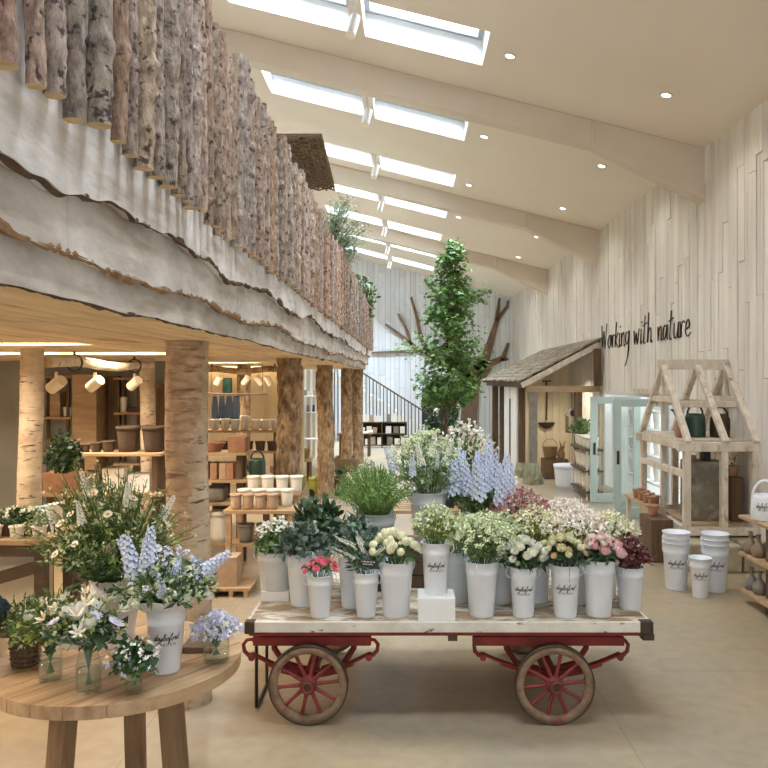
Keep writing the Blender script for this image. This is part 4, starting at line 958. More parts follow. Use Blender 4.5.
def basket(name, label, x, y, z, h, rt, rb, mat, handle=False, group=None):
    t = thing(name, label, 'basket', (x, y, z), 0, group); q = MB(); n = 24
    q.lathe([(.001, 0), (rb, 0), (rt-.004, h), (rt-.012, h), (rb-.008, .012), (.001, .012)], n)
    k = max(4, int(h/.022))
    for i in range(k):
        zz = h*(i+.5)/k; r = rb+(rt-rb)*zz/h+.002
        q.tube([((r+.004*(1 if (j+i) % 2 else -1))*math.cos(2*PI*j/n), (r+.004*(1 if (j+i) % 2 else -1))*math.sin(2*PI*j/n), zz) for j in range(n+1)], h/k*.42, 5)
    q.tube([((rt+.002)*math.cos(2*PI*j/n), (rt+.002)*math.sin(2*PI*j/n), h) for j in range(n+1)], .009, 6); q.build('woven_body', mat, t)
    if handle:
        q = MB(); q.tube([(rt*math.cos(PI*j/10), 0, h+rt*1.1*math.sin(PI*j/10)) for j in range(11)], .008, 6); q.build('handle', mat, t)
    return t
basket('wicker_basket', 'small brown wicker basket at the round table edge', -1.75, 3.58, TZ, .12, .06, .05, m_wicker)
bouquet('fern_posy', 'feathery green posy in the small wicker basket', 'foliage', -1.75, 3.58, TZ+.014, .1, .045,
        fol=[S(m=[l_stem, l_mid], n=40, h0=.0, h1=.2, spread=.15, per=14, L=.03, W=.012), S(m=[l_stem, l_lime], n=14, h0=.02, h1=.14, spread=.12, per=10, L=.025, W=.014)])
pot('plant_pot', 'low terracotta pot behind the leafy posy on the round table', -1.27, 3.70, TZ, .06, .055, .05, m_terra)
solo_box('wooden_tray', 'flat brown wooden tray behind the lettered bucket on the round table', 'tray', -1.08, -.93, 3.72, 3.9, TZ, TZ+.03, m_brown)
# hydrangea at the left edge: in a floor-standing bucket beside the table
bucket('plain tall bucket of blue hydrangea on a stool at the picture edge', -2.04, 3.52, .55, .3, .085, .07, ears=False)
t = thing('stool', 'low wooden stool holding the hydrangea bucket', 'stool', (-2.04, 3.52, 0))
q = MB(); q.lathe([(.001, .51), (.15, .51), (.155, .53), (.15, .55), (.001, .55)], 24); q.build('seat', m_pine, t)
for i in range(3): q = MB(); a = i*2.1+.5; q.tube([(.16*math.cos(a), .16*math.sin(a), 0), (.1*math.cos(a), .1*math.sin(a), .51)], .016, 8); q.build('leg', m_pine, t)
bouquet('hydrangea_bunch', 'deep blue-green hydrangea heads at the edge of the round table', 'flowers', -2.04, 3.52, .562, .29, .07,
        fol=[S(m=[l_stem, l_dark], n=22, h0=-.02, h1=.18, spread=.15, per=9, L=.07, W=.045, shape=True)],
        bl=[S(nm='flower', k='umbel', m=[PT('teal_blue_petal', (84, 110, 140), (60, 86, 116), .2), l_stem], n=7, h0=.05, h1=.2, spread=.12, size=.055), S(nm='white_rose', k='rose', m=[p_lilac], n=2, h0=-.02, h1=0, spread=.14, size=0.030)], lean=(.7, 0))

# ------------------------------------------------------------------ right side: sign, tree, porch, doors, greenhouse, shelf
LT = {'W': (.62, [[(0, 1), (.1, .05), (.22, .75), (.34, .02), (.5, 1.05)]]), 'o': (.34, [[(.2, .5), (.05, .4), (.02, .15), (.14, 0), (.27, .15), (.26, .4), (.16, .52), (.3, .48)]]),
      'r': (.3, [[(.02, .52), (.08, 0), (.1, .35), (.2, .52), (.28, .45)]]), 'k': (.36, [[(.12, 1.0), (.04, 0)], [(.3, .55), (.08, .25), (.32, -.03)]]),
      'i': (.18, [[(.08, .52), (.05, 0), (.14, .06)], [(.1, .74), (.12, .8)]]), 'n': (.36, [[(.03, .52), (.06, 0), (.1, .35), (.2, .52), (.26, .4), (.27, 0), (.34, .06)]]),
      'g': (.42, [[(.26, .46), (.1, .5), (.03, .25), (.12, .05), (.25, .2), (.3, .55), (.27, -.15), (.16, -.55), (.02, -.78)]]),
      't': (.3, [[(.16, .98), (.08, .05), (.2, .0)], [(0, .62), (.28, .7)]]), 'h': (.36, [[(.1, 1.05), (.04, 0), (.1, .35), (.2, .5), (.27, .35), (.27, 0), (.34, .05)]]),
      'w': (.46, [[(.0, .52), (.08, 0), (.18, .42), (.27, 0), (.38, .56)]]), 'a': (.38, [[(.26, .45), (.1, .5), (.02, .2), (.1, 0), (.22, .2), (.29, .52), (.28, .08), (.36, .0)]]),
      'u': (.38, [[(.04, .52), (.04, .12), (.14, 0), (.26, .2), (.31, .52), (.29, .05), (.36, .02)]]), 'e': (.34, [[(.04, .22), (.24, .32), (.2, .52), (.08, .45), (.04, .15), (.16, 0), (.32, .1)]])}
sg = thing('script_sign', 'dark handwritten twig lettering reading Working with nature on the plank wall', 'sign', (XR-.035, 13.2, 2.65))
for word, ya, yb, sc in (('Working', 15.5, 13.5, .46), ('with', 13.3, 12.3, .45), ('nature', 12.05, 10.62, .42)):
    tot = sum(LT[c][0] for c in word); q = MB(); u = 0
    for c in word:
        wd_, strokes = LT[c]
        for st in strokes:
            pts = []
            for i in range(len(st)-1):
                for k in range(4):
                    f = k/4; p0 = st[max(i-1, 0)]; p1 = st[i]; p2 = st[i+1]; p3 = st[min(i+2, len(st)-1)]
                    cr = lambda a, b_, c_, d_: .5*((2*b_)+(-a+c_)*f+(2*a-5*b_+4*c_-d_)*f*f+(-a+3*b_-3*c_+d_)*f**3)
                    pts.append((cr(p0[0], p1[0], p2[0], p3[0]), cr(p0[1], p1[1], p2[1], p3[1])))
            pts.append(st[-1])
            P = [(0, ya+(yb-ya)*(u+x+.04*y_)/tot-13.2, y_*sc+noise.noise(Vector((u+x, y_, 2)))*.01) for x, y_ in pts]
            q.tube(P, [.0125*(.7+.7*abs(noise.noise(Vector((p[1]*4, p[2]*4, 0))))) for p in P], 6)
        u += wd_
    q.build('word', M('twig_ink_'+word, C(44, 36, 30), C(66, 52, 42), scale=10, rough=.9), sg)

# brown cut-out tree on the back wall
def bp(cx, cy): px, py = 330+cx/3.84, 230+cy/3.84; x = min((px-407)*YB/780, 3.72); return (x, min(EYE-(py-379)*YB/780, zc(x)-.16))
mt = MB()
BR = [([(528, 840), (534, 700), (545, 600), (560, 540), (590, 500)], [56, 50, 48, 44, 34]), ([(545, 600), (500, 540), (450, 490), (400, 470), (350, 465)], [40, 38, 34, 26, 20]),
      ([(350, 465), (250, 468), (160, 472)], [9, 8, 6]), ([(380, 480), (350, 420), (335, 340), (312, 258)], [16, 12, 10, 7]), ([(345, 465), (310, 435), (265, 400), (213, 362)], [15, 11, 9, 6]), ([(312, 440), (298, 390), (262, 322)], [9, 8, 6]),
      ([(520, 570), (480, 440), (470, 350), (430, 285), (400, 240), (362, 145)], [36, 30, 26, 18, 12, 7]), ([(470, 360), (490, 310), (505, 280), (588, 203)], [22, 15, 12, 7]), ([(503, 285), (510, 205)], [11, 8]),
      ([(570, 540), (600, 480), (622, 410), (640, 350), (650, 220)], [34, 27, 20, 14, 7]), ([(638, 350), (680, 295), (725, 240)], [14, 10, 7]), ([(575, 570), (620, 512), (665, 490), (727, 434)], [30, 22, 17, 8]), ([(655, 497), (728, 497)], [14, 7])]
for pts, ws in BR:
    P = [Vector(bp(*p)) for p in pts]; Wd = [w_/3.84*YB/780 for w_ in ws]; Lp, Rp = [], []
    for i, p in enumerate(P):
        d = (P[min(i+1, len(P)-1)]-P[max(i-1, 0)]).normalized(); nn = Vector((-d.y, d.x)); Lp.append(p+nn*Wd[i]/1.0*.62); Rp.append(p-nn*Wd[i]*.62)
    for i in range(len(P)-1): mt.prism([tuple(Lp[i]), tuple(Lp[i+1]), tuple(Rp[i+1]), tuple(Rp[i])], YB-.10, YB-.042)
tag(mt.build('cutout_tree', m_mural), 'large bare brown tree shape mounted on the far white plank wall', 'wall decoration')

# leafy tree in front of it
tr = thing('potted_tree', 'tall slender leafy green tree rising behind the flower cart', 'tree', (.62, 12.0, 0))
q = MB(); q.lathe([(.001, 0), (.24, 0), (.3, .5), (.31, .52), (.27, .52), (.26, .46), (.001, .45)], 24); q.build('planter', m_greypot, tr)
q = MB(); q.tube([(-.02, 0, .45), (-.03, .01, 1.2), (.02, 0, 2.1), (.0, .02, 3.0), (.1, 0, 4.05)], [.035, .03, .026, .018, .008], 8)
lf = MB(); rt_ = random.Random(5)
CR = [(1.85, .66, 8), (1.98, .74, 9), (2.15, .78, 10), (2.4, .82, 11), (2.62, .74, 10), (2.82, .5, 6), (3.0, .34, 4), (3.15, .5, 8), (3.35, .54, 9), (3.55, .44, 8), (3.72, .24, 4), (3.9, .15, 4), (4.03, .12, 4)]
for z, r, n in CR:
    for i in range(n):
        a = rt_.uniform(0, 6.28); rr = r*rt_.uniform(.35, 1); e = Vector((rr*math.cos(a)+(.05 if z > 3 else 0), rr*math.sin(a), z+rt_.uniform(-.1, .1)))
        s0 = Vector((.02, 0, z-rr*.55)); q.tube([s0, s0.lerp(e, .5)+Vector((0, 0, .03)), e], [.01, .007, .003], 5)
        for k in range(46):
            p = s0.lerp(e, rt_.uniform(.4, 1.05))+Vector((rt_.gauss(0, .07), rt_.gauss(0, .07), rt_.gauss(0, .065)))
            d = Vector((math.cos(a)*.6+rt_.gauss(0, .6), math.sin(a)*.6+rt_.gauss(0, .6), rt_.gauss(-.35, .4))); nn = Vector((rt_.gauss(0, .5), rt_.gauss(-.3, .5), 1))
            L_ = rt_.uniform(.05, .1); lf.leaf(p, d, nn, L_, L_*.55, 0, True)
            sd = d.cross(nn).normalized(); dd = d.normalized()
            for s_ in (-1, 1): lf.leaf(p+dd*L_*.1, (dd*.55+sd*s_), nn, L_*.62, L_*.3, 0)
q.build('trunk', m_twig_tree if 'm_twig_tree' in globals() else l_twig, tr); lf.build('foliage', l_tree, tr)
# olive tree and shrub upstairs
MZ = 2.62
ol = thing('olive_tree', 'silvery olive tree showing above the pole balustrade', 'tree', (-1.42, 14.2, MZ))
q = MB(); q.lathe([(.001, 0), (.2, 0), (.25, .45), (.26, .47), (.22, .47), (.21, .4), (.001, .4)], 22); q.build('planter', m_greypot, ol)
q = MB(); q.tube([(0, 0, .4), (.03, 0, .9), (0, .03, 1.4), (.05, 0, 1.8)], [.035, .03, .025, .015], 8); lf = MB()
for i in range(120):
    a = rt_.uniform(0, 6.28); z = rt_.uniform(1.35, 2.7); rr = .56*math.sqrt(max(.05, 1-((z-2.1)/.66)**2))*rt_.uniform(.4, 1); e = Vector((rr*math.cos(a)+.16, rr*math.sin(a), z)); s0 = Vector((.03, 0, z*.55+.4))
    q.tube([s0, s0.lerp(e, .5)+Vector((0, 0, .05)), e], [.009, .006, .002], 4)
    for k in range(34):
        p = s0.lerp(e, rt_.uniform(.35, 1.1))+Vector((rt_.gauss(0, .05), rt_.gauss(0, .05), rt_.gauss(0, .05))); lf.leaf(p, rdir(-.1), rdir(1), rt_.uniform(.06, .1), .022, 0)
q.build('trunk', l_twig, ol); lf.build('foliage', l_olive, ol)
sh_ = thing('potted_shrub', 'small bright leafy shrub peeping over the far end of the balustrade', 'plant', (-1.02, 17.4, MZ))
q = MB(); q.lathe([(.001, 0), (.14, 0), (.18, .35), (.15, .35), (.001, .3)], 18); q.build('planter', m_greypot, sh_)
q = MB(); stems(q, 34, .1, .35, .8, 1.4, .4, 24, .11, .06, shape=True, sr=.006, lo=.3); q.build('foliage', [l_twig, l_mid], sh_)

# porch lean-to
po = thing('porch_shelter', 'rustic lean-to porch with shingled roof against the plank wall', 'porch', (3.2, 16.5, 0))
class PB(MB):
    def build(s, *a, **k): s.v = [(p[0]-3.2, p[1]-16.5, p[2]) for p in s.v]; return MB.build(s, *a, **k)
PY0, PY1 = 15.6, 22.0
ex = lambda y: 2.42-(y-PY0)*.02
q = PB(); rp = random.Random(9)
for i in range(11):
    y = PY0-.12
    while y < PY1:
        wv = rp.uniform(.16, .3); y1 = min(y+wv, PY1); f0, f1 = (10-i)/11-.02, (11-i)/11+.05
        xa = ex(y)-.16; xb = XR-.06; za, zb_ = 2.02, 2.86
        p = lambda f, yy, dz: (xa+(xb-xa)*f, yy, za+(zb_-za)*f+dz)
        l0 = rp.uniform(-.02, .03); th = rp.uniform(.02, .035)
        a_, b_, c_, d_ = p(f0+l0, y+.006, .045), p(f0+l0, y1-.006, .045), p(f1, y1-.006, .012), p(f1, y+.006, .012)
        q.add([a_, b_, c_, d_]+[(u[0], u[1], u[2]-th) for u in (a_, b_, c_, d_)], [(0, 1, 2, 3), (7, 6, 5, 4), (0, 4, 5, 1), (1, 5, 6, 2), (2, 6, 7, 3), (3, 7, 4, 0)]); y = y1
q.build('roof_shingles', m_shingle, po)
q = PB(); xa = ex(PY0)-.14
q.add([(xa, PY0-.1, 1.99), (XR-.06, PY0-.1, 2.83), (XR-.06, PY1, 2.83), (ex(PY1)-.14, PY1, 1.99), (xa, PY0-.1, 1.96), (XR-.06, PY0-.1, 2.80), (XR-.06, PY1, 2.80), (ex(PY1)-.14, PY1, 1.96)], [(0, 1, 2, 3), (7, 6, 5, 4), (0, 4, 5, 1), (1, 5, 6, 2), (2, 6, 7, 3), (3, 7, 4, 0)])
q.build('roof_deck', m_brown, po)
q = PB(); q.bar((xa, PY0-.08, 1.93), (XR-.08, PY0-.08, 2.75), .06, .11); q.build('gable_rafter', m_oldtimber, po)
q = PB(); q.bar((2.38, PY0, 1.86), (XR-.06, PY0, 1.86), .11, .13); q.build('tie_beam', m_pine, po, bev=.006)
q = PB(); q.bar((2.36, PY0, 1.93), (2.30, PY1, 1.93), .12, .1); q.build('eave_beam', m_darkwood, po)
for (x, y, a, z0, z1, mt_, nm) in ((2.48, 15.33, .15, .38, 1.82, m_greypot, 'front_post'), (2.41, 16.4, .14, .3, 1.88, m_brown, 'post'), (2.28, 18.75, .11, 0, 1.88, m_darkwood, 'post'), (2.27, 20.1, .15, 0, 1.88, m_brown, 'post'), (3.42, 15.6, .14, 0, 1.8, m_brown, 'post'), (3.76, 15.4, .13, 1.92, 2.66, m_brown, 'king_post'), (3.76, 15.5, .12, 0, 1.8, m_oldtimber, 'post')):
    q = PB(); q.box(x-a/2, x+a/2, y-a/2, y+a/2, z0, z1); q.build(nm, mt_, po, bev=.01)
for x, y, r, h in ((2.48, 15.33, .2, .42), (2.41, 16.4, .15, .32)):
    q = PB(); n = 16; vs = []
    for i in range(5):
        u = i/4
        for j in range(n): a = 2*PI*j/n+.3; rr = r*(1-.45*u**1.5)*(1+.25*noise.noise(Vector((math.cos(a)*1.6, math.sin(a)*1.6+x, u*1.5)))+.2*noise.noise(Vector((math.cos(a)*5, math.sin(a)*5, u*6)))); vs.append((x+rr*math.cos(a), y+rr*math.sin(a), h*u))
    q.add(vs, [(i*n+j, i*n+(j+1) % n, (i+1)*n+(j+1) % n, (i+1)*n+j) for i in range(4) for j in range(n)]+[tuple(range(4*n, 5*n))]); q.build('stone_base', m_grnstone, po)
q = PB(); x = 2.5
while x < XR-.1: x1 = min(x+rp.uniform(.14, .22), XR-.05); q.box(x+.004, x1-.004, 18.2, 18.23, 0, 2.1+(x-2.4)*.5); x = x1
q.box(2.5, XR-.05, 18.23, 18.3, 0, 2.3); q.build('back_panel', M('porch_cream_planks', C(234, 224, 202), C(216, 204, 178), scale=3, stretch=(3, 3, .3), rough=.8, island=.06), po)
q = PB()
for yy in (16.55, 16.85, 17.15, 17.75, 18.05, 18.35): q.box(2.32, 2.35, yy, yy+.29, 0, 1.9)
q.build('side_panel', m_white, po)
q = PB(); q.box(2.322, 2.348, 17.445, 17.745, .35, 1.62); q.build('slit_window', m_black, po)
spot('porch_lamp', (3.2, 16.6, 2.25), 75, (1, .87, .66), 150, r=.06)
t = thing('porch_light', 'small lamp under the porch roof', 'light', (3.2, 16.6, 2.28)); q = MB(); q.lathe([(.001, 0), (.05, .005), (.06, .05), (.03, .09), (.001, .1)], 16); q.build('lamp_shade', m_black, t); q = MB(); q.lathe([(.001, -.012), (.035, -.002), (.035, .004)], 14); q.build('bulb', m_glow, t)
q = MB(); q.tube([(0, 0, .1), (0, 0, .34)], .006, 5); q.build('cord', m_black, t)
t = thing('garden_shovel', 'long handled shovel hanging on the porch wall', 'tool', (3.24, 18.12, .85))
q = MB(); q.tube([(0, 0, .25), (.01, 0, .8), (0, 0, 1.15)], .022, 8); q.bar((-.1, 0, 1.16), (.1, 0, 1.16), .035, .035); q.build('handle', m_brown, t)
q = MB(); q.lathe([(.20, .1), (.16, .03), (.08, -.03), (.001, -.05)], 16); q.v = [(a_, b_*.3, c_*1.0+.1) for a_, b_, c_ in q.v]; q.build('blade', m_iron, t)
t = thing('hanging_lantern', 'dark metal lantern hanging in the porch by the door', 'lantern', (3.32, 15.75, 1.0))
q = MB()
for sx in (-.09, .09):
    for sy in (-.09, .09): q.box(sx-.01, sx+.01, sy-.01, sy+.01, 0, .32)
q.box(-.1, .1, -.1, .1, -.02, 0); q.lathe([(.15, .32), (.05, .42), (.02, .46), (.001, .46)], 4); q.tube([(0, 0, .46), (0, 0, .86)], .006, 5); q.build('lantern_frame', m_black, t)
q = MB(); q.box(-.085, .085, -.085, .085, .002, .318); q.build('glass', m_pane, t)
solo_box('wicker_chest', 'dark brown wicker chest on the porch floor', 'chest', 2.83, 3.33, 16.05, 16.5, 0, .40, m_wicker, bev=.015)
basket('willow_basket', 'pale willow basket with a hooped handle on the wicker chest', 2.98, 16.25, .41, .24, .15, .11, m_cane, True)
t = thing('straw_animal_figure', 'small straw animal figure on the wicker chest', 'ornament', (3.2, 16.2, .41))
q = MB(); q.tube([(0, 0, 0), (0, 0, .08), (0, 0, .2)], [.06, .09, .05], 10); q.tube([(0, -.01, .18), (.02, -.05, .26), (.03, -.1, .25)], [.045, .055, .03], 10); q.build('body', m_cane, t)
for s_ in (-1, 1): q = MB(); q.tube([(.02+s_*.035, -.04, .29), (.02+s_*.06, -.03, .37)], [.018, .006], 6); q.build('ear', m_cane, t)
pot('flower_bucket', 'large plain white tub on the floor in front of the porch', bx(566, 14.75), 14.75, 0, .45, .235, .19, m_enamel, cat='bucket', rim=True)

# glazed double door standing open
def door_leaf(n, y, ang=0):
    t = bpy.data.objects.new('door_%d' % n, None); COL.objects.link(t); t.location = (XR-.02, y, 0); t['kind'] = 'structure'; t.empty_display_size = .1
    W, H = .83, 1.765; q = MB()
    q.box(-W, -W+.115, -.022, .022, .01, H); q.box(-.115, 0, -.022, .022, .01, H); q.box(-W+.115, -.115, -.022, .022, .01, .16); q.box(-W+.115, -.115, -.022, .022, H-.115, H); q.build('door_frame', m_doorblue, t, bev=.004)
    q = MB(); q.box(-W+.115, -.115, -.004, .004, .16, H-.115); q.build('pane', m_doorglass, t)
    q = MB(); q.box(-W+.045, -W+.085, -.03, -.022, .80, 1.0); q.build('door_handle', m_black, t, bev=.003)
    t.rotation_euler = (0, 0, ang); return t
door_leaf(1, 12.98); door_leaf(2, 11.56, .03)
q = MB(); q.box(XR-.04, XR+.1, 10.75, 15.3, 1.77, 1.83); q.box(XR-.04, XR+.1, 13.02, 13.09, 0, 1.77); q.box(XR-.04, XR+.1, 14.1, 14.17, 0, 1.77); q.box(XR-.04, XR+.1, 15.23, 15.3, 0, 1.77); q.box(XR-.04, XR+.1, 10.75, 10.82, 0, 1.77); q.box(XR-.04, XR+.1, 11.48, 11.55, 0, 1.77); q.build('trim_4', m_white)['kind'] = 'structure'
for i, (a, c) in enumerate(((10.82, 11.48), (13.09, 14.1), (14.17, 15.23))): q = MB(); q.box(XR+.02, XR+.03, a, c, .0, 1.77); struct(q.build('window_%d' % (40+i), m_pane))
q = MB(); q.box(XR-.1, XR+.02, 11.3, 13.1, 1.83, 1.9); struct(q.build('trim_5', m_oldtimber))
# bright sun room beyond the doors
q = MB(); q.box(XR, 9.5, 8.5, 21, -.1, 0); struct(q.build('ground', m_block))
q = MB(); q.box(XR+.12, 9.5, 20.9, 21, 0, 3); q.box(9.4, 9.5, 8.5, 21, 0, 1.0); struct(q.build('wall_sunroom', m_white))
q = MB()
for i in range(8): q.bar((9.45, 8.6+i*1.75, 1.0), (9.45, 8.6+i*1.75, 3), .08, .08)
q.bar((9.45, 8.5, 2.0), (9.45, 21, 2.0), .06, .06); q.bar((9.45, 8.5, 3.0), (9.45, 21, 3.0), .08, .08); struct(q.build('trim_6', m_doorblue))
def rack(name, label, x0, x1, y0, y1, levels, mb, mp, pr=.03, th=.03, group=None, top=None, post_y=None):
    iy = post_y or pr*1.6
    t = thing(name, label, 'shelf', ((x0+x1)/2, (y0+y1)/2, 0), 0, group); W, D = (x1-x0)/2, (y1-y0)/2
    for z in levels: q = MB(); q.box(-W, W, -D, D, z-th, z); q.build('shelf_board', mb, t, bev=.003)
    H = top or levels[-1]-th
    for sx in (-W+pr*1.6, W-pr*1.6):
        for sy in (-D+iy, D-iy):
            lv = [0]+[z for z in levels]
            q = MB()
            for a, c in zip(lv, lv[1:]+([top] if top else [])):
                q.box(sx-pr/2, sx+pr/2, sy-pr/2, sy+pr/2, a, c-(th if c in levels else 0))
            q.build('post', mp, t)
    return t
rack('display_shelf', 'wooden shelf of white pots between the porch and the glass door', 3.02, 3.34, 13.25, 14.42, [.14, .5, .86], m_darkwood, m_oldtimber)
k = 0
for li, z in enumerate((.14, .5, .86)):
    for i in range(4):
        yy = 13.42+i*.27; hh = (.28, .26, .2)[li]
        pot('white_pot', 'white pot on the %s board of the porch side shelf, %s from the door' % (('lowest', 'middle', 'top')[li], ORD[i]), 3.18, yy, z, hh, .12, .095, m_wpot, 'white pots on the shelf beside the porch')
bouquet('potted_plant', 'leafy green plant in a white pot on top of the shelf by the porch', 'plant', 3.18, 14.23, .97, .08, .08, fol=[S(m=[l_stem, l_mid], n=24, h0=0, h1=.3, spread=.2, per=10, L=.08, W=.04, shape=True)])
rack('display_rack', 'white rack of pale jars seen through the open glass door', 4.15, 4.6, 12.2, 15.2, [.3, .75, 1.2], m_block, m_white)
for li, z in enumerate((.3, .75, 1.2)):
    for i in range(6): pot('white_jar', 'white jar on the %s board of the rack beyond the glass door, %s along' % (('lowest', 'middle', 'top')[li], ORD[i]), 4.32, 12.45+i*.48, z, rnd(.2, .32), .1, .07, m_block, 'white jars beyond the glass door')
t = thing('garden_statue', 'white standing statue seen through the glass behind the greenhouse', 'statue', (4.35, 12.35-.9, .0))
q = MB(); q.lathe([(.2, 0), (.2, .25), (.16, .28), (.001, .28)], 16); q.build('plinth', m_block, t)
q = MB(); q.lathe([(.14, .28), (.12, .6), (.1, .8), (.14, 1.0), (.17, 1.18), (.12, 1.3), (.045, 1.34), (.045, 1.38), (.08, 1.45), (.085, 1.52), (.05, 1.6), (.001, 1.61)], 20); q.tube([(-.16, 0, 1.2), (-.22, -.03, .98), (-.16, -.1, .8)], [.05, .04, .03], 8); q.tube([(.16, 0, 1.2), (.22, -.03, .98), (.16, -.1, .8)], [.05, .04, .03], 8); q.build('body', m_block, t)

# timber greenhouse frame on stone blocks
gx0, gx1, gy0, gy1, gz, ge, gr = 3.09, 3.84, 8.62, 10.2, .34, 1.36, 2.235
gm = (gy0+gy1)/2
st = thing('stone_plinth', 'row of pale rough stone blocks under the greenhouse frame', 'plinth', (3.47, 9.4, 0))
for i in range(3):
    for j in range(2):
        a, c = 3.0+.29*i, 3.27+.29*i; q = MB(); q.box(a-3.47, c-3.47, gy0-.35+.9*j-9.4, gy0+.5+.9*j-9.4, 0, gz-.03-(.02 if i == 1 else 0)); q.build('stone_block', m_stone, st, bev=.02)
gh = thing('greenhouse_frame', 'bleached timber A-frame greenhouse without glass on stone blocks', 'greenhouse', (3.47, 9.4, 0))
class GB(MB):
    def build(s, *a, **k): s.v = [(p[0]-3.47, p[1]-9.4, p[2]) for p in s.v]; return MB.build(s, *a, **k)
def gbar(nm, p, q_, w_=.065, h_=.065, m=None): g = GB(); g.bar(p, q_, w_, h_); g.build(nm, m or m_oldtimber, gh, bev=.005)
gbar('ridge_beam', (gx0-.06, gm, gr), (gx1+.03, gm, gr), .07, .12)
for x in (gx0, 3.5, gx1):
    for y in (gy0, gy1): gbar('rafter', (x, gm, gr-.01), (x, y-.06 if y < gm else y+.06, ge+.0), .07, .06)
for y in (gy0, gy1):
    gbar('eave_beam', (gx0-.1, y, ge-.05), (gx1+.04, y, ge-.05), .09, .1); gbar('base_beam', (gx0-.03, y, gz+.04), (gx1+.03, y, gz+.04), .08, .09)
    for x in (gx0, 3.5, gx1): gbar('post', (x, y, gz), (x, y, ge-.1), .075, .075)
for y in ((gy0+gm)/2, (gy1+gm)/2): gbar('purlin', (gx0+.04, y, (gr+ge)/2-.03), (gx1-.04, y, (gr+ge)/2-.03), .06, .07)
for x in (gx0, gx1):
    gbar('collar_tie', (x, gy0+.38, 1.82), (x, gy1-.38, 1.82), .05, .07); gbar('gable_tie', (x, gy0, ge-.05), (x, gy1, ge-.05), .07, .09); gbar('base_beam', (x, gy0, gz+.04), (x, gy1, gz+.04), .07, .09)
    gbar('gable_strut', (x, gm, 1.45), (x, gm, gr-.1), .045, .045)
gbar('gable_rail', (gx0, gy0, 1.0), (gx0, gy1, 1.0), .05, .08); gbar('gable_post', (gx0, gm, gz+.08), (gx0, gm, ge-.1), .06, .06)
g = GB()
for i in range(6): g.box(gx0-.02, gx1, gy0+.07+i*.245, gy0+.30+i*.245, ge-.0, ge+.025)
g.build('shelf_board', m_oldtimber, gh)
g = GB()
for i in range(4): g.box(gx0+.05, gx1-.05, gy0+.05+i*.25, gy0+.29+i*.25, gz+.086, gz+.11)
g.build('floor_board', m_pine, gh)
t = thing('watering_can', 'dark green metal watering can on the greenhouse shelf', 'watering can', (3.36, 9.1, ge+.026))
def wcan(t, r, h, mat, hoop=True, oval=1):
    q = MB(); q.lathe([(.001, 0), (r, 0), (r*1.0, h*.06), (r*.96, h*.8), (r*.8, h), (r*.76, h), (r*.9, h*.78), (.001, h*.76)], 22); q.build('can_body', mat, t)
    q = MB(); q.tube([(-r*.9, 0, h*.25), (-r*1.6, 0, h*.75), (-r*2.1, 0, h*1.12)], [r*.2, r*.14, r*.11], 8); q.lathe([(.001, 0), (r*.16, 0), (r*.32, r*.2), (.001, r*.24)], 12, (-r*2.1, 0, h*1.1)); q.build('spout', mat, t)
    q = MB(); q.tube([(r*.75*math.cos(PI*i/10), 0, h*.97+r*.95*math.sin(PI*i/10)) for i in range(11)], .012, 7); q.build('top_handle', mat, t)
wcan(t, .12, .27, m_dkgreen)
t = thing('metal_can', 'brown metal can with a hoop handle beside the green watering can', 'can', (3.63, 9.05, ge+.026)); q = MB(); q.lathe([(.001, 0), (.11, 0), (.115, .1), (.11, .22), (.07, .27), (.06, .27), (.06, .25), (.001, .24)], 20); q.build('can_body', m_iron, t)
q = MB(); q.tube([(.09*math.cos(PI*i/10), 0, .24+.11*math.sin(PI*i/10)) for i in range(11)], .012, 7); q.build('top_handle', m_iron, t)
pot('clay_jug', 'small rust brown jug at the end of the greenhouse shelf', 3.16, 9.0, ge+.026, .2, .045, .06, m_terra, cat='jug', rim=False, belly=.02)
solo_box('zinc_panel', 'tall stained zinc tank standing inside the greenhouse frame', 'tank', 3.22, 3.62, 8.85, 9.2, gz+.112, 1.12, m_zinc, bev=.012)
pot('clay_pot', 'tiny terracotta pot on top of the stained zinc tank', 3.29, 8.98, 1.121, .06, .045, .034, m_terra)
solo_box('black_tin', 'small black tin on top of the stained zinc tank', 'tin', 3.39, 3.47, 8.92, 9.02, 1.121, 1.24, m_black)
solo_box('slatted_crate', 'brown slatted crate leaning inside the greenhouse by the wall', 'crate', 3.66, 3.79, 8.78, 9.25, gz+.112, .95, m_brown)
pot('clay_pot', 'terracotta pot with a seedling on the brown slatted crate', 3.72, 8.9, .952, .12, .065, .048, m_terra)
bouquet('seedling', 'thin dark seedling in the terracotta pot on the slatted crate', 'plant', 3.72, 8.9, 1.005, .06, .03, fol=[S(m=[l_twig, l_dark], n=4, h0=.03, h1=.14, spread=.06, per=4, L=.04, W=.02)])
solo_box('wood_block', 'dark brown timber block beside the greenhouse corner', 'block', 2.74, 2.985, 8.74, 9.2, 0, .48, m_brown, bev=.008)
t = thing('pot_tray', 'sloping shelf of terracotta pots at the end of the greenhouse', 'shelf', (2.98, 9.8, .52))
q = MB(); q.box(-.11, .07, -.55, .5, 0, .025); q.build('shelf_board', m_pine, t)
for yy in (-.5, .45): q = MB(); q.box(-.09, -.04, yy-.02, yy+.02, -.52, 0); q.build('support', m_oldtimber, t)
kk = 0
for i in range(4):
    for j in range(2):
        pot('clay_pot', 'terracotta pot on the sloping shelf, %s of the %s row from the timber block' % (ORD[i], ('outer', 'inner')[j]), 2.925+j*.085, 9.34+i*.2+j*.09, .546, .11, .046, .036, m_terra, 'terracotta pots on the sloping shelf')
pot('clay_pot', 'terracotta pot standing on the dark brown timber block', 2.84, 9.0, .481, .13, .06, .045, m_terra)
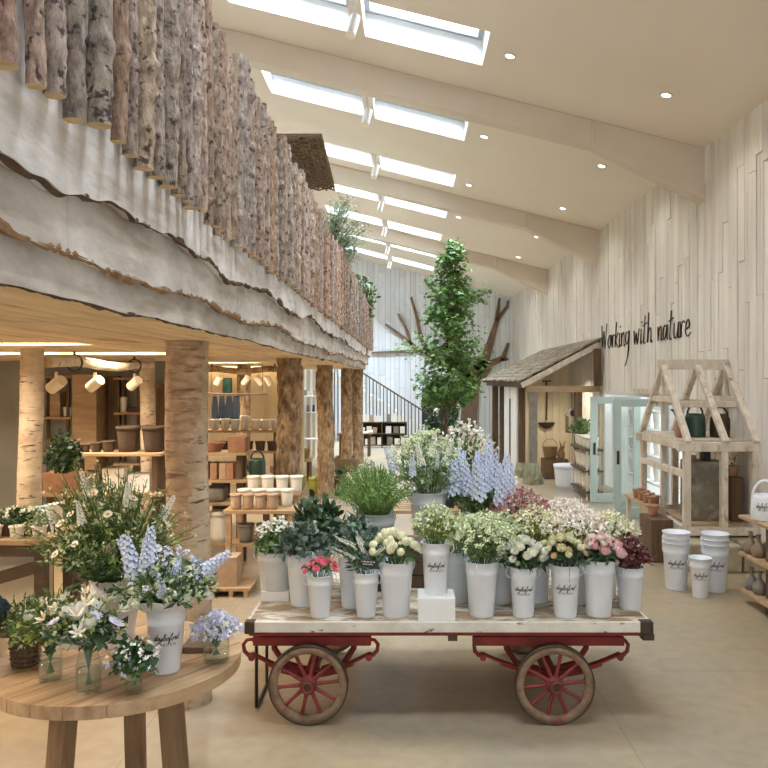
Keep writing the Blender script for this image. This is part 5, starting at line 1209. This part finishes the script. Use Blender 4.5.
# stacks of buckets on the floor
def stack(x, y, n, h, rt, rb, where, letters):
    for i in range(n):
        lb = 'lettered white bucket %s of the floor stack %s' % (('at the bottom', 'nested second', 'nested at the top')[i], where)
        bucket(lb, x, y, .05*i, h, rt, rb, letters=(letters if i == 0 else False), group='white bucket stack '+where, ear_a=.2)
stack(2.65, 7.68, 3, .46, .128, .1, 'by the timber block', True)
stack(3.0, 7.6, 3, .46, .128, .1, 'by the corner shelf', True)
bucket('smaller lettered white bucket on the floor between the two stacks', 2.775, 7.38, 0, .375, .1, .07, letters=True)
# corner shelf with watering can and bottles
rack('corner_shelf', 'three tier wooden shelf of bottles at the end of the plank wall', 3.08, 3.7, 5.7, 7.25, [.13, .46, .80], m_pine, m_brown, pr=.07, post_y=.42)
t = thing('watering_can', 'white enamel watering can with a hoop handle on the corner shelf', 'watering can', (3.20, 6.98, .801))
q = MB(); q.lathe([(.001, 0), (.115, 0), (.12, .01), (.112, .2), (.105, .225), (.1, .226), (.1, .2), (.001, .2)], 24); q.build('can_body', m_enamel, t)
q = MB(); q.tube([(-.108*math.cos(PI*i/12), 0, .2+.15*math.sin(PI*i/12)) for i in range(13)], .012, 8); q.build('top_handle', m_enamel, t)
q = MB(); q.tube([(.1, -.02, .05), (.2, -.04, .15), (.27, -.05, .26)], [.03, .02, .016], 8); q.build('spout', m_enamel, t)
q = MB()
for (v, f), k in TXT:
    xs = [p[0] for p in v]; sc = (.13 if k == 0 else .08)/(max(xs)-min(xs)); vs = []
    for p in v: a = -PI/2-.55+p[0]*sc/.115; zz = (.115 if k == 0 else .092)+p[1]*sc*1.2; rr = .1202-.008*zz/.2+.001; vs.append((rr*math.cos(a), rr*math.sin(a), zz))
    q.add(vs, f, k)
q.build('lettering', [m_ink, m_inkg], t)
def bottle(label, x, y, z, r, h, mat):
    q = MB(); q.lathe([(.001, 0), (r*.8, 0), (r, h*.2), (r*.95, h*.42), (r*.4, h*.62), (r*.26, h*.72), (r*.26, h*.95), (r*.34, h), (r*.2, h), (.001, h*.98)], 18); tag(q.build('round_bottle', mat, None, (x, y, z)), label, 'bottle', 'round bottles on the corner shelf')
m_btl = M('brown_stoneware', C(150, 130, 106), C(128, 106, 84), scale=6, rough=.4)
for i, (x, y) in enumerate(((3.155, 7.16), (3.16, 7.01), (3.30, 7.1))): bottle('round brown stoneware bottle on the middle board of the corner shelf, %s' % ('at the shelf end', 'nearer the post', 'on the wall side')[i], x, y, .461, .065, .2, m_btl)
for i, (x, y) in enumerate(((3.16, 7.15), (3.165, 7.0))): bottle('grey stoneware bottle on the lowest board of the corner shelf, %s' % ('at the shelf end', 'nearer the post')[i], x, y, .131, .062, .2, m_greypot)
t = thing('metal_pail', 'small grey metal pail with a handle on the middle board of the corner shelf', 'pail', (3.3, 6.55, .461)); q = MB(); q.lathe([(.001, 0), (.065, 0), (.08, .14), (.076, .14), (.062, .006), (.001, .006)], 20); q.build('pail_body', m_enamelg, t); q = MB(); q.tube([(-.078*math.cos(PI*i/12), 0, .13+.09*math.sin(PI*i/12)) for i in range(13)], .005, 6); q.build('handle', m_iron, t)
pot('cream_jug', 'cream jug beside the white watering can on the corner shelf', 3.42, 6.6, .801, .17, .05, .06, m_wpot, cat='jug', belly=.02, rim=False)
solo_box('storage_box', 'dark blue-grey box on the lowest board of the corner shelf', 'box', 3.22, 3.45, 6.3, 6.6, .131, .25, m_navy)

# ------------------------------------------------------------------ under the mezzanine
t = thing('wooden_counter', 'dark timber counter with a diagonal brace at the birch trunk', 'counter', (-3.5, 5.8, 0))
q = MB(); q.box(-1.2, .98, -.3, .28, .885, .925); q.build('counter_top', m_pine, t, bev=.005)
q = MB(); q.box(-1.15, .93, -.27, -.23, .80, .884); q.box(-1.15, .93, .2, .24, .80, .884); q.build('apron', m_darkwood, t)
for sx in (-1.15, .86):
    for sy in (-.28, .18): q = MB(); q.box(sx, sx+.075, sy, sy+.075, 0, .80 if abs(sx) > 2 else .884); q.build('leg', m_darkwood, t)
q = MB(); q.bar((-1.1, -.245, .16), (.86, -.245, .72), .035, .085); q.build('brace', m_darkwood, t)
q = MB(); q.box(-1.13, .85, -.2, .19, .2, .23); q.build('lower_shelf', m_darkwood, t)
solo_box('storage_box', 'large cream box on the lower shelf of the dark timber counter', 'box', -4.2, -2.70, 5.68, 5.95, .231, .78, m_cream)
for i, (x, c, h) in enumerate(((-2.76, 1, .17), (-2.84, 0, .15), (-2.92, 0, .14), (-2.70, 2, .18))):
    solo_box('book', '%s covered book standing in the row on the timber counter' % ('blue', 'front green', 'back green', 'cream')[i], 'book', x-.03, x+.03, 5.87, 6.05, .926, .926+h, m_book[c], 'books on the timber counter', bev=.002)
t = thing('tray_crate', 'shallow dark crate of seedlings on the timber counter', 'crate', (-2.86, 5.735, .926))
q = MB(); q.box(-.22, .22, -.11, .11, 0, .012); q.box(-.22, .22, -.11, -.1, .013, .09); q.box(-.22, .22, .1, .11, .013, .09); q.box(-.22, -.21, -.099, .099, .013, .09); q.box(.21, .22, -.099, .099, .013, .09); q.build('crate_body', m_darkwood, t)
bouquet('seedling_tray', 'dark green seedlings with white flowers in the shallow crate', 'plant', -2.86, 5.735, .94, .05, .09, fol=[S(m=[l_stem, l_dark], n=34, h0=.0, h1=.1, spread=.19, per=8, L=.05, W=.03, shape=True)], sp=[S(m=[p_white], n=30, h0=.06, h1=.13, spread=.18, size=.012)])
for i in range(3): pot('small_pot', 'small pale clay pot on the counter front edge, %s from the counter leg' % ORD[i], -2.62-.16*i, 5.56, .926, .09, .05, .042, m_wpot, 'small pots on the counter')
bouquet('small_plant', 'tiny pale plant in the pot nearest the counter leg', 'plant', -2.62, 5.56, .97, .045, .035, fol=[S(m=[l_stem, l_pale], n=16, h0=0, h1=.08, spread=.09, per=7, L=.04, W=.02)])
# hanging birch log with lamps
t = thing('hanging_birch_log', 'white birch log hung below the soffit between two trunks', 'log', (-2.90, 7.6, 2.2))
q = MB(); q.tube([(.02*math.sin(i*.9), -1.32+2.6*i/14, .02*math.sin(i*.6)) for i in range(15)], [.054-.0014*i for i in range(15)], 12, 0, 1, wob=.2); q.build('log_body', [m_log, m_cut], t)
for yy in (-.8, .7):
    q = MB(); q.tube([(.07*math.cos(a), yy, .07*math.sin(a)+.0) for a in [2*PI*i/14 for i in range(15)]], .008, 5); q.tube([(0, yy, .065), (0, yy, .10)], .012, 6); q.build('strap', m_iron, t)
def lamp(label, x, y, z, dx, dy, dz, on=True):
    t = thing('track_lamp', label, 'light', (x, y, z), 0, 'cream lamps on the hanging logs')
    q = MB(); q.tube([(0, 0, 0), (0, 0, -.06)], .014, 8); q.build('stem', m_lampcream, t)
    d = Vector((dx, dy, dz)).normalized(); c = Vector((0, 0, -.105)); q = MB(); q.tube([c-d*.075, c+d*.075], .05, 18); q.build('lamp_body', m_lampcream, t)
    q = MB(); q.tube([c+d*.0755, c+d*.078], .04, 16); q.build('lamp_face', m_glow, t)
lamp('cream lamp under the birch log nearest the counter', -2.90, 6.45, 2.12, -.75, .35, -.45)
lamp('cream lamp under the middle of the birch log', -2.90, 7.25, 2.12, -.75, .35, -.5)
lamp('cream lamp under the far end of the birch log', -2.90, 8.3, 2.12, -.7, .4, -.5)
t = thing('hanging_brown_log', 'brown log with four cream lamps hung above the navy aprons', 'log', (-2.6, 12.4, 2.2))
q = MB(); q.tube([(-.7+1.4*i/10, 0, .02*math.sin(i)) for i in range(11)], .05, 10, 0, 1, wob=.2); q.build('log_body', [m_bark, m_cut], t)
q = MB()
for xx in (-.5, .5): q.tube([(xx, 0, .04), (xx, 0, .1)], .014, 6)
q.build('strap', m_iron, t)
for i, xx in enumerate((-3.0, -2.56, -2.36, -2.2)): lamp('cream lamp under the brown log, %s from the birch column' % ORD[i], xx, 12.4, 2.145, (-.5, -.6, .5, .3)[i], .4, -.7)
for x, y in ((-2.25, 6.9), (-3.6, 8.2), (-2.4, 11.9), (-2.1, 9.5), (-1.75, 7.3)): spot('lamp_beam', (x, y, 1.92), 20, (1, .92, .8), 140)
t = thing('apron_rail', 'thin wooden rail hung for the navy aprons', 'rail', (-2.65, 12.15, 1.82)); q = MB(); q.tube([(-.47, 0, .02), (0, 0, 0), (.47, 0, .01)], .014, 8); q.build('rod', m_brown, t)
q = MB()
for xx in (-.4, .4): q.tube([(xx, 0, .01), (xx, 0, .48)], .004, 5)
q.build('cord', m_black, t)
for i, xx in enumerate((-2.99, -2.88, -2.77, -2.66)):
    q = MB(); n = 8; vs = []
    for j in range(9):
        z = -.02-.44*j/8
        for k in range(n+1):
            u = k/n-.5; ww = .105*(.75+.25*min(1, j/3)); vs.append((u*ww, .02*math.sin(k*2.1+i+j*.3)+.0, z))
    q.add(vs, [(j*(n+1)+k, j*(n+1)+k+1, (j+1)*(n+1)+k+1, (j+1)*(n+1)+k) for j in range(8) for k in range(n)], 0, True)
    q.tube([(-.03, 0, -.03), (0, 0, .018), (.03, 0, -.03)], .005, 5)
    o = q.build('apron', m_navy, None, (xx, 12.15, 1.815)); s_ = o.modifiers.new('thick', 'SOLIDIFY'); s_.thickness = .008; tag(o, 'dark navy apron on the hung rail, %s from the birch column' % ORD[i], 'apron', 'navy aprons on the rail')
q = MB(); q.box(-.09, .09, -.02, 0, -.15, .15); t = tag(q.build('wall_picture', [m_darkwood], None, (-3.5, 15.19, 1.93)), 'small blue-green picture on the cream wall above the aprons', 'picture')
q = MB(); q.box(-.075, .075, -.024, -.0205, -.135, .135); q.build('picture_face', M('blue_green_print', C(70, 140, 150), C(40, 96, 84), scale=9), t)
# wall shelving in front of the sage wall
rack('wall_shelf_unit', 'tall shelf unit with bowls and jars on the sage wall', -4.9, -4.42, 10.25, 10.59, [.2, .65, 1.1, 1.56, 2.1], m_pine, m_brown, pr=.035)
rack('wall_shelf_unit', 'narrow shelf unit beside the slim birch trunk on the sage wall', -3.86, -3.5, 10.25, 10.59, [.3, .95, 1.62, 2.08], m_pine, m_brown, pr=.03)
solo_box('wood_cabinet', 'tall pale oak cabinet against the sage wall', 'cabinet', -4.38, -4.06, 10.2, 10.59, 0, 2.12, m_pine)
b = MB(); b.box(-4.03, -3.88, 10.5, 10.599, 0, 2.1); struct(b.build('door_3', m_brown))
b = MB(); b.box(-3.75, -3.1, 10.6, 10.75, 0, 2.3); b.box(-5.3, -5.1, 10.5, 10.6, 0, 2.3); struct(b.build('trim_7', m_sage))
solo_box('wood_cabinet', 'brown cabinet behind the birch column, end of the sage wall', 'cabinet', -3.45, -3.14, 10.25, 10.59, 0, 2.0, m_brown)
solo_box('wooden_box', 'pale wooden box on the upper board of the tall shelf unit', 'box', -4.72, -4.58, 10.3, 10.5, 1.561, 1.88, m_pine)
for i, xx in enumerate((-4.84, -4.52, -4.46)): pot('glass_cup', 'grey cup on the upper board of the tall shelf unit, %s along' % ORD[i], xx, 10.34, 1.561, .13, .035, .028, m_enamelg, 'cups on the tall shelf unit', cat='cup', rim=False)
basket('wicker_bowl', 'round pale wicker bowl on the middle board of the tall shelf unit', -4.68, 10.41, 1.101, .16, .13, .08, m_cane)
pot('white_jar', 'white jar on the narrow shelf unit', -3.76, 10.35, 1.621, .2, .05, .045, m_wpot, cat='jar', rim=False)
solo_box('storage_box', 'dark box on the narrow shelf unit', 'box', -3.70, -3.54, 10.3, 10.5, 1.621, 1.68, m_darkwood)
# terracotta trough on a stand
t = thing('plant_stand', 'brown wooden stand of the terracotta trough behind the trunk', 'stand', (-3.05, 6.95, 0)); q = MB(); q.box(-.2, .2, -.14, .14, 1.03, 1.06); q.build('stand_top', m_pine, t)
for sx in (-.18, .15):
    for sy in (-.12, .09): q = MB(); q.box(sx, sx+.03, sy, sy+.03, 0, 1.03); q.build('leg', m_brown, t)
q = MB(); vs = []
q.add([(-.14, -.08, 0), (.14, -.08, 0), (.14, .08, 0), (-.14, .08, 0), (-.165, -.1, .17), (.165, -.1, .17), (.165, .1, .17), (-.165, .1, .17), (-.145, -.085, .15), (.145, -.085, .15), (.145, .085, .15), (-.145, .085, .15)],
      [(3, 2, 1, 0), (0, 1, 5, 4), (1, 2, 6, 5), (2, 3, 7, 6), (3, 0, 4, 7), (4, 5, 9, 8), (5, 6, 10, 9), (6, 7, 11, 10), (7, 4, 8, 11), (8, 9, 10, 11)])
tag(q.build('terracotta_trough', m_terra, None, (-3.05, 6.95, 1.061)), 'terracotta trough behind the pale birch trunk', 'pot')
bouquet('potted_plant', 'dark bushy plant in the terracotta trough', 'plant', -3.05, 6.95, 1.20, .04, .1, fol=[S(m=[l_stem, l_dark], n=34, h0=0, h1=.36, spread=.17, per=16, L=.055, W=.03, shape=True)])
# dark pot shelf
rack('pot_shelf', 'wooden shelf of dark brown pots beside the birch column', -3.45, -2.45, 7.75, 8.15, [.35, .92, 1.32], m_pine, m_brown, pr=.05)
for i, xx in enumerate((-2.84, -2.58)): pot('large_pot', 'large dark brown pot on the pot shelf, %s from the birch column' % ('second', 'first')[i], xx, 7.95, 1.321, .26, .118, .088, m_dkpot, 'large dark pots')
for i, xx in enumerate((-3.36, -3.265, -3.155, -3.03)): pot('small_bowl', 'small dark bowl on the pot shelf, %s from its far end' % ORD[i], xx, 7.92, 1.321, .06+.018*i, .04+.008*i, .03+.006*i, m_dkpot, 'small dark bowls', cat='bowl')
for i, xx in enumerate((-3.2, -2.95, -2.69)): solo_box('storage_box', ('grey', 'cream', 'white')[i]+' box on the middle board of the dark pot shelf', 'box', xx-.11, xx+.11, 7.82, 8.08, .921, .921+(.2, .24, .18)[i], (m_greypot, m_wpot, m_block)[i])
# rustic shelf right of the birch column
rack('rustic_shelf', 'rustic shelf of terracotta troughs just beyond the birch column', -2.65, -1.76, 8.55, 8.95, [.25, .70, .95, 1.25], m_pine, m_brown, pr=.06)
solo_box('terracotta_planter', 'rectangular terracotta planter on top of the rustic shelf', 'pot', -1.98, -1.78, 8.6, 8.85, 1.251, 1.42, m_terra, bev=.01)
pot('terracotta_bowl', 'shallow terracotta bowl on top of the rustic shelf', -2.16, 8.72, 1.251, .1, .13, .08, m_terra, cat='bowl')
for i, xx in enumerate((-2.24, -2.14, -2.04, -1.96)): solo_box('clay_block', 'upright tan clay box on the rustic shelf, %s from the birch column' % ORD[i], 'box', xx-.038, xx+.038, 8.62, 8.85, .951, 1.13, m_terra if i % 2 else m_tan, 'clay boxes on the rustic shelf')
solo_box('bread_bin', 'rounded grey-green bin on the rustic shelf', 'bin', -2.26, -2.02, 8.6, 8.88, .701, .86, m_greypot, bev=.05)
pot('milk_churn', 'pale cream churn on the lowest board of the rustic shelf', -2.1, 8.7, .251, .34, .09, .1, m_wpot, cat='churn')
# table of pots
t = thing('pot_table', 'stepped wooden table of clay pots in front of the gnarled column', 'table', (-1.45, 7.98, 0))
q = MB(); q.box(-.36, .34, -.32, .32, .735, .765); q.box(-.3, .34, .1, .32, .85, .875); q.build('table_top', m_pine, t)
for sx in (-.34, .28):
    for sy in (-.3, .24): q = MB(); q.box(sx, sx+.055, sy, sy+.055, 0, .735); q.build('leg', m_pine, t)
q = MB(); q.box(-.3, .3, -.27, .27, .40, .425); q.build('lower_shelf', m_pine, t)
q = MB(); q.box(-.29, -.26, .12, .3, .766, .85); q.box(.29, .32, .12, .3, .766, .85); q.build('riser', m_pine, t)
for i in range(4): pot('clay_pot', 'square-shouldered tan pot in the front row of the pot table, %s from the birch column' % ORD[i], -1.70+i*.122, 7.76, .766, .155, .056, .045, m_tan, 'tan pots on the pot table')
for i in range(4): pot('white_pot', 'white pot in the middle row of the pot table, %s from the birch column' % ORD[i], -1.66+i*.146, 7.95, .766, .175, .064, .052, m_wpot, 'white pots in the middle row')
for i in range(4): pot('white_pot', 'white pot on the raised step of the pot table, %s from the birch column' % ORD[i], -1.61+i*.15, 8.18, .876, .17, .066, .055, m_wpot, 'white pots on the raised step')
for i in range(3): pot('grey_pot', 'dark grey pot on the lower shelf of the pot table, %s from the birch column' % ORD[i], -1.62+i*.19, 7.85, .426, .18, .08, .065, m_greypot, 'grey pots on the lower shelf')
t = thing('floor_pallet', 'flat wooden pallet on the floor under the pot table', 'pallet', (-1.68, 7.55, 0)); q = MB()
for i in range(5): q.box(-.2, .2, -.2+i*.082, -.13+i*.082, .06, .085)
q.build('top_board', m_pine, t); q = MB()
for sx in (-.18, 0, .14): q.box(sx, sx+.04, -.2, .2, 0, .06)
q.build('runner', m_pine, t)
solo_box('cardboard_box', 'plain tan carton on the floor pallet', 'box', -1.85, -1.62, 7.42, 7.66, .086, .36, m_tan)
# shelf of white pots
rack('white_pot_shelf', 'long shelf of white pots in front of the aprons', -2.95, -1.78, 10.9, 11.25, [.35, .72, 1.05, 1.34], m_pine, m_brown, pr=.045)
for i in range(8):
    xx = -2.86+i*.142; pot('white_pot', 'white pot on the top board of the long shelf, %s from the birch column' % ORD[i], xx, 11.05, 1.341, (.15, .15, .16, .15, .2, .15, .15, .15)[i], .064, (.055, .055, .05, .055, .058, .045, .045, .05)[i], m_wpot, 'white pots on the top board', belly=(.012 if i in (5, 6) else 0), rim=(i not in (5, 6)))
for i in range(5):
    pot('brown_pot', 'dark brown pot on the second board of the long shelf, %s from the gnarled column' % ORD[i], -1.9-i*.17, 11.0, 1.051, .13, .07, .058, m_dkpot, 'brown pots on the second board')
for i in range(8): solo_box('seed_packet', 'small cream packet on the third board of the long shelf, %s from the gnarled column' % ORD[i], 'packet', -1.9-i*.08-.03, -1.9-i*.08+.03, 10.98, 11.02, .721, .83, m_book[2 if i % 2 else 6], 'seed packets')
t = thing('tin_stand', 'small stand holding the green watering can by the long shelf', 'stand', (-1.98, 10.1, 0)); q = MB(); q.box(-.2, .2, -.16, .16, .80, .83); q.build('stand_top', m_pine, t)
for sx in (-.18, .14):
    for sy in (-.14, .1): q = MB(); q.box(sx, sx+.04, sy, sy+.04, 0, .80); q.build('leg', m_brown, t)
t = thing('watering_can', 'glossy dark green watering can on the small stand beyond the birch column', 'watering can', (-1.94, 10.1, .831)); wcan(t, .11, .2, m_dkgreen)
pot('tall_bin', 'dark blue tall bin on the floor beyond the rustic shelf', -2.36, 9.9, 0, 1.0, .12, .1, m_navy, cat='bin')
# pots on the floor further in
pot('green_pot', 'lime green glazed pot on the floor nearer the gnarled column', -2.0, 14.2, 0, .33, .15, .1, m_gpot, 'lime green floor pots', belly=.035)
pot('green_pot', 'lime green glazed pot on the floor beside the knotty trunk', -1.62, 14.0, 0, .3, .14, .1, m_gpot, 'lime green floor pots', belly=.04)
basket('wicker_basket', 'tall brown wicker basket at the foot of the knotty trunk', -1.17, 13.75, 0, .34, .11, .09, m_wicker)
bouquet('potted_plant', 'small dark plant in the tall wicker basket', 'plant', -1.17, 13.75, .02, .33, .08, fol=[S(m=[l_stem, l_dark], n=16, h0=0, h1=.14, spread=.12, per=8, L=.07, W=.03)])
q = MB()
for (x0, x1, y0, y1) in ((-.28, .25, -.36, -.3), (-.28, .25, .3, .36), (-.28, -.22, -.3, .3), (.19, .25, -.3, .3)): q.box(x0, x1, y0, y1, 0, .3)
tag(q.build('woven_planter', m_wicker, None, (-1.36, 17.6, 0), bev=.02), 'low square woven planter around the foot of the dark trunk', 'planter')
t = thing('low_bench', 'low bench of baskets between the gnarled column and the knotty trunk', 'bench', (-2.25, 16.0, 0)); q = MB(); q.box(-.5, .3, -.25, .25, .38, .42); q.build('bench_top', m_pine, t)
for sx in (-.46, .22): q = MB(); q.box(sx, sx+.05, -.22, .22, 0, .38); q.build('leg', m_brown, t)
for i, xx in enumerate((-2.5, -2.15)): basket('wicker_basket', 'pale wicker basket on the low bench, %s' % ('nearer the gnarled column', 'nearer the knotty trunk')[i], xx, 16, .421, .2, .15, .12, m_cane)
for i in range(5):
    pot('white_bowl', 'white bowl under the low bench, %s along' % ORD[i], -2.56+i*.13, 15.85, 0, .12, .055, .04, m_wpot, 'white bowls under the low bench', cat='bowl')
b = MB(); b.box(-6.4, -2.15, 21.0, 21.15, 0, 2.6)
x = -4.2
while x < -2.2: b.box(x, x+.05, 20.93, 21.0, 0, 2.6, 1); x += .16
struct(b.build('wall_far_cream', [m_cream, m_white]))
rack('white_shelf', 'white shelf of small goods against the far cream wall', -3.0, -2.35, 20.4, 20.75, [.5, 1.2, 1.62], m_block, m_white)
for i in range(4): solo_box('gift_box', 'small %s box on the top board of the far white shelf' % ('white', 'grey', 'cream', 'tan')[i], 'box', -2.92+i*.15, -2.8+i*.15, 20.5, 20.62, 1.621, 1.74+.03*(i % 2), (m_block, m_greypot, m_wpot, m_tan)[i])
for i in range(4): pot('small_vase', '%s vase on the middle board of the far white shelf' % ('dark', 'brown', 'grey', 'black')[i], -2.9+i*.15, 20.55, 1.201, .18, .035, .05, (m_dkpot, m_brown, m_greypot, m_black)[i], cat='vase', rim=False)
# book stand, bookshelf and stairs
t = thing('book_table', 'small brown table with an open book beyond the last trunks', 'table', (-1.35, 20.9, 0)); q = MB(); q.box(-.5, .38, -.25, .25, .57, .61); q.build('table_top', m_brown, t)
for xx in (-.45, .3): q = MB(); q.box(xx, xx+.07, -.2, -.13, 0, .57); q.box(xx, xx+.07, .13, .2, 0, .57); q.build('leg', m_darkwood, t)
t = thing('open_book', 'large open cream book lying on the small brown table', 'book', (-1.12, 20.85, .611)); q = MB()
for s_ in (-1, 1): q.add([(0, -.14, .02), (s_*.2, -.14, .06), (s_*.2, .14, .08), (0, .14, .03), (0, -.14, 0), (s_*.2, -.14, .0), (s_*.2, .14, .0), (0, .14, 0)], [(0, 1, 2, 3), (7, 6, 5, 4), (0, 4, 5, 1), (1, 5, 6, 2), (2, 6, 7, 3), (3, 7, 4, 0)])
q.build('pages', m_book[2], t)
t = thing('book_shelf', 'long low dark bookshelf in front of the stairs', 'bookcase', (-.75, 23.5, 0))
for z in (.06, .40, .74): q = MB(); q.box(-.75, .75, -.17, .17, z, z+.03); q.build('shelf_board', m_darkwood, t)
for xx in (-.75, -.02, .72): q = MB(); q.box(xx, xx+.03, -.17, .17, 0, .06); q.box(xx, xx+.03, -.17, .17, .09, .4); q.box(xx, xx+.03, -.17, .17, .43, .74); q.build('side_panel', m_darkwood, t)
q = MB(); q.box(-.75, .75, .17, .18, .03, .76); q.build('back_panel', m_darkwood, t)
rb_ = random.Random(4)
nmz = ('lowest', 'middle', 'top')
for li, z in enumerate((.09, .43, .77)):
    xx = -1.42; i = 0
    while xx < -.15 and i < 8:
        wv = rb_.uniform(.1, .17); h = rb_.uniform(.17, .26)
        if not (xx < -.74 < xx+wv or xx < -.03 < xx+wv): solo_box('picture_book', 'small %s covered book on the %s board of the low bookshelf, %s along' % (('white', 'cream', 'tan', 'white', 'grey')[i % 5], nmz[li], ORD[i]), 'book', xx, xx+wv, 23.38, 23.42, z+.001, z+h, (m_block, m_book[2], m_tan, m_block, m_greypot)[i % 5], 'books on the low bookshelf', bev=.002); i += 1
        xx += wv+rb_.uniform(.02, .07)
st_ = thing('staircase', 'staircase with dark balusters rising along the far white wall', 'stairs', (0, 26.3, 0))
q = MB(); n = 17
for i in range(n):
    x1 = 1.0-i*.27; z1 = (i+1)*.17; q.box(x1-.29, x1, -.5, .5, z1-.04, z1); q.box(x1-.27, x1-.25, -.5, .5, z1, z1+.13)
q.build('tread', m_white, st_)
q = MB(); q.prism([(1.05, 0), (1.05, .17), (1.0-16*.27-.3, 17*.17+.1), (1.0-16*.27-.3, 16*.17-.2)], -.56, -.51); q.build('stringer', m_white, st_)
q = MB(); hp = lambda u: (1.0-u*4.4, -.535, .72+u*2.75)
q.bar(hp(-.02), hp(1), .06, .05); q.build('handrail', m_brown, st_)
for i in range(38):
    u = (i+.3)/38; p = hp(u); q = MB(); q.tube([(p[0], p[1]-.05, .02), (p[0], p[1]-.05, p[2]-.02)], .016, 6); q.build('baluster', m_black, st_)
# planting at the foot of the cut-out tree
for i, (x, y, h, r, lb) in enumerate(((.85, 25.2, .75, .3, 'rounded dark shrub at the foot of the stairs'), (1.55, 26.6, 1.6, .26, 'tall dark shrub before the cut-out trunk'), (1.25, 22.5, .7, .35, 'broad leafy shrub behind the potted tree'))):
    t = thing('potted_shrub', lb, 'plant', (x, y, 0)); q = MB(); q.lathe([(.001, 0), (.16, 0), (.2, .3), (.17, .3), (.001, .27)], 16); q.build('planter', m_greypot, t)
    q = MB(); stems(q, 34, .12, .28, .1, h, r, 20, .12, .06, shape=True, sr=.006, lo=.3); q.build('foliage', [l_twig, l_dark], t)
b = MB(); b.box(.55, 1.55, YB-.07, YB-.026, 0, 1.75); struct(b.build('door_4', m_black))
t = thing('furled_parasol', 'white and red furled parasol leaning by the far dark doorway', 'parasol', (.75, 27.6, 0)); q = MB(); q.tube([(0, 0, 0), (.55, .2, 1.75)], .025, 8); q.build('pole', m_pine, t)
q = MB(); q.tube([(.17, .06, .55), (.3, .1, .95), (.47, .17, 1.5)], [.03, .1, .04], 10); q.build('folded_canopy', m_block, t)
q = MB(); q.tube([(.47, .17, 1.5), (.52, .19, 1.66)], [.042, .03], 10); q.build('red_tip', m_red, t)
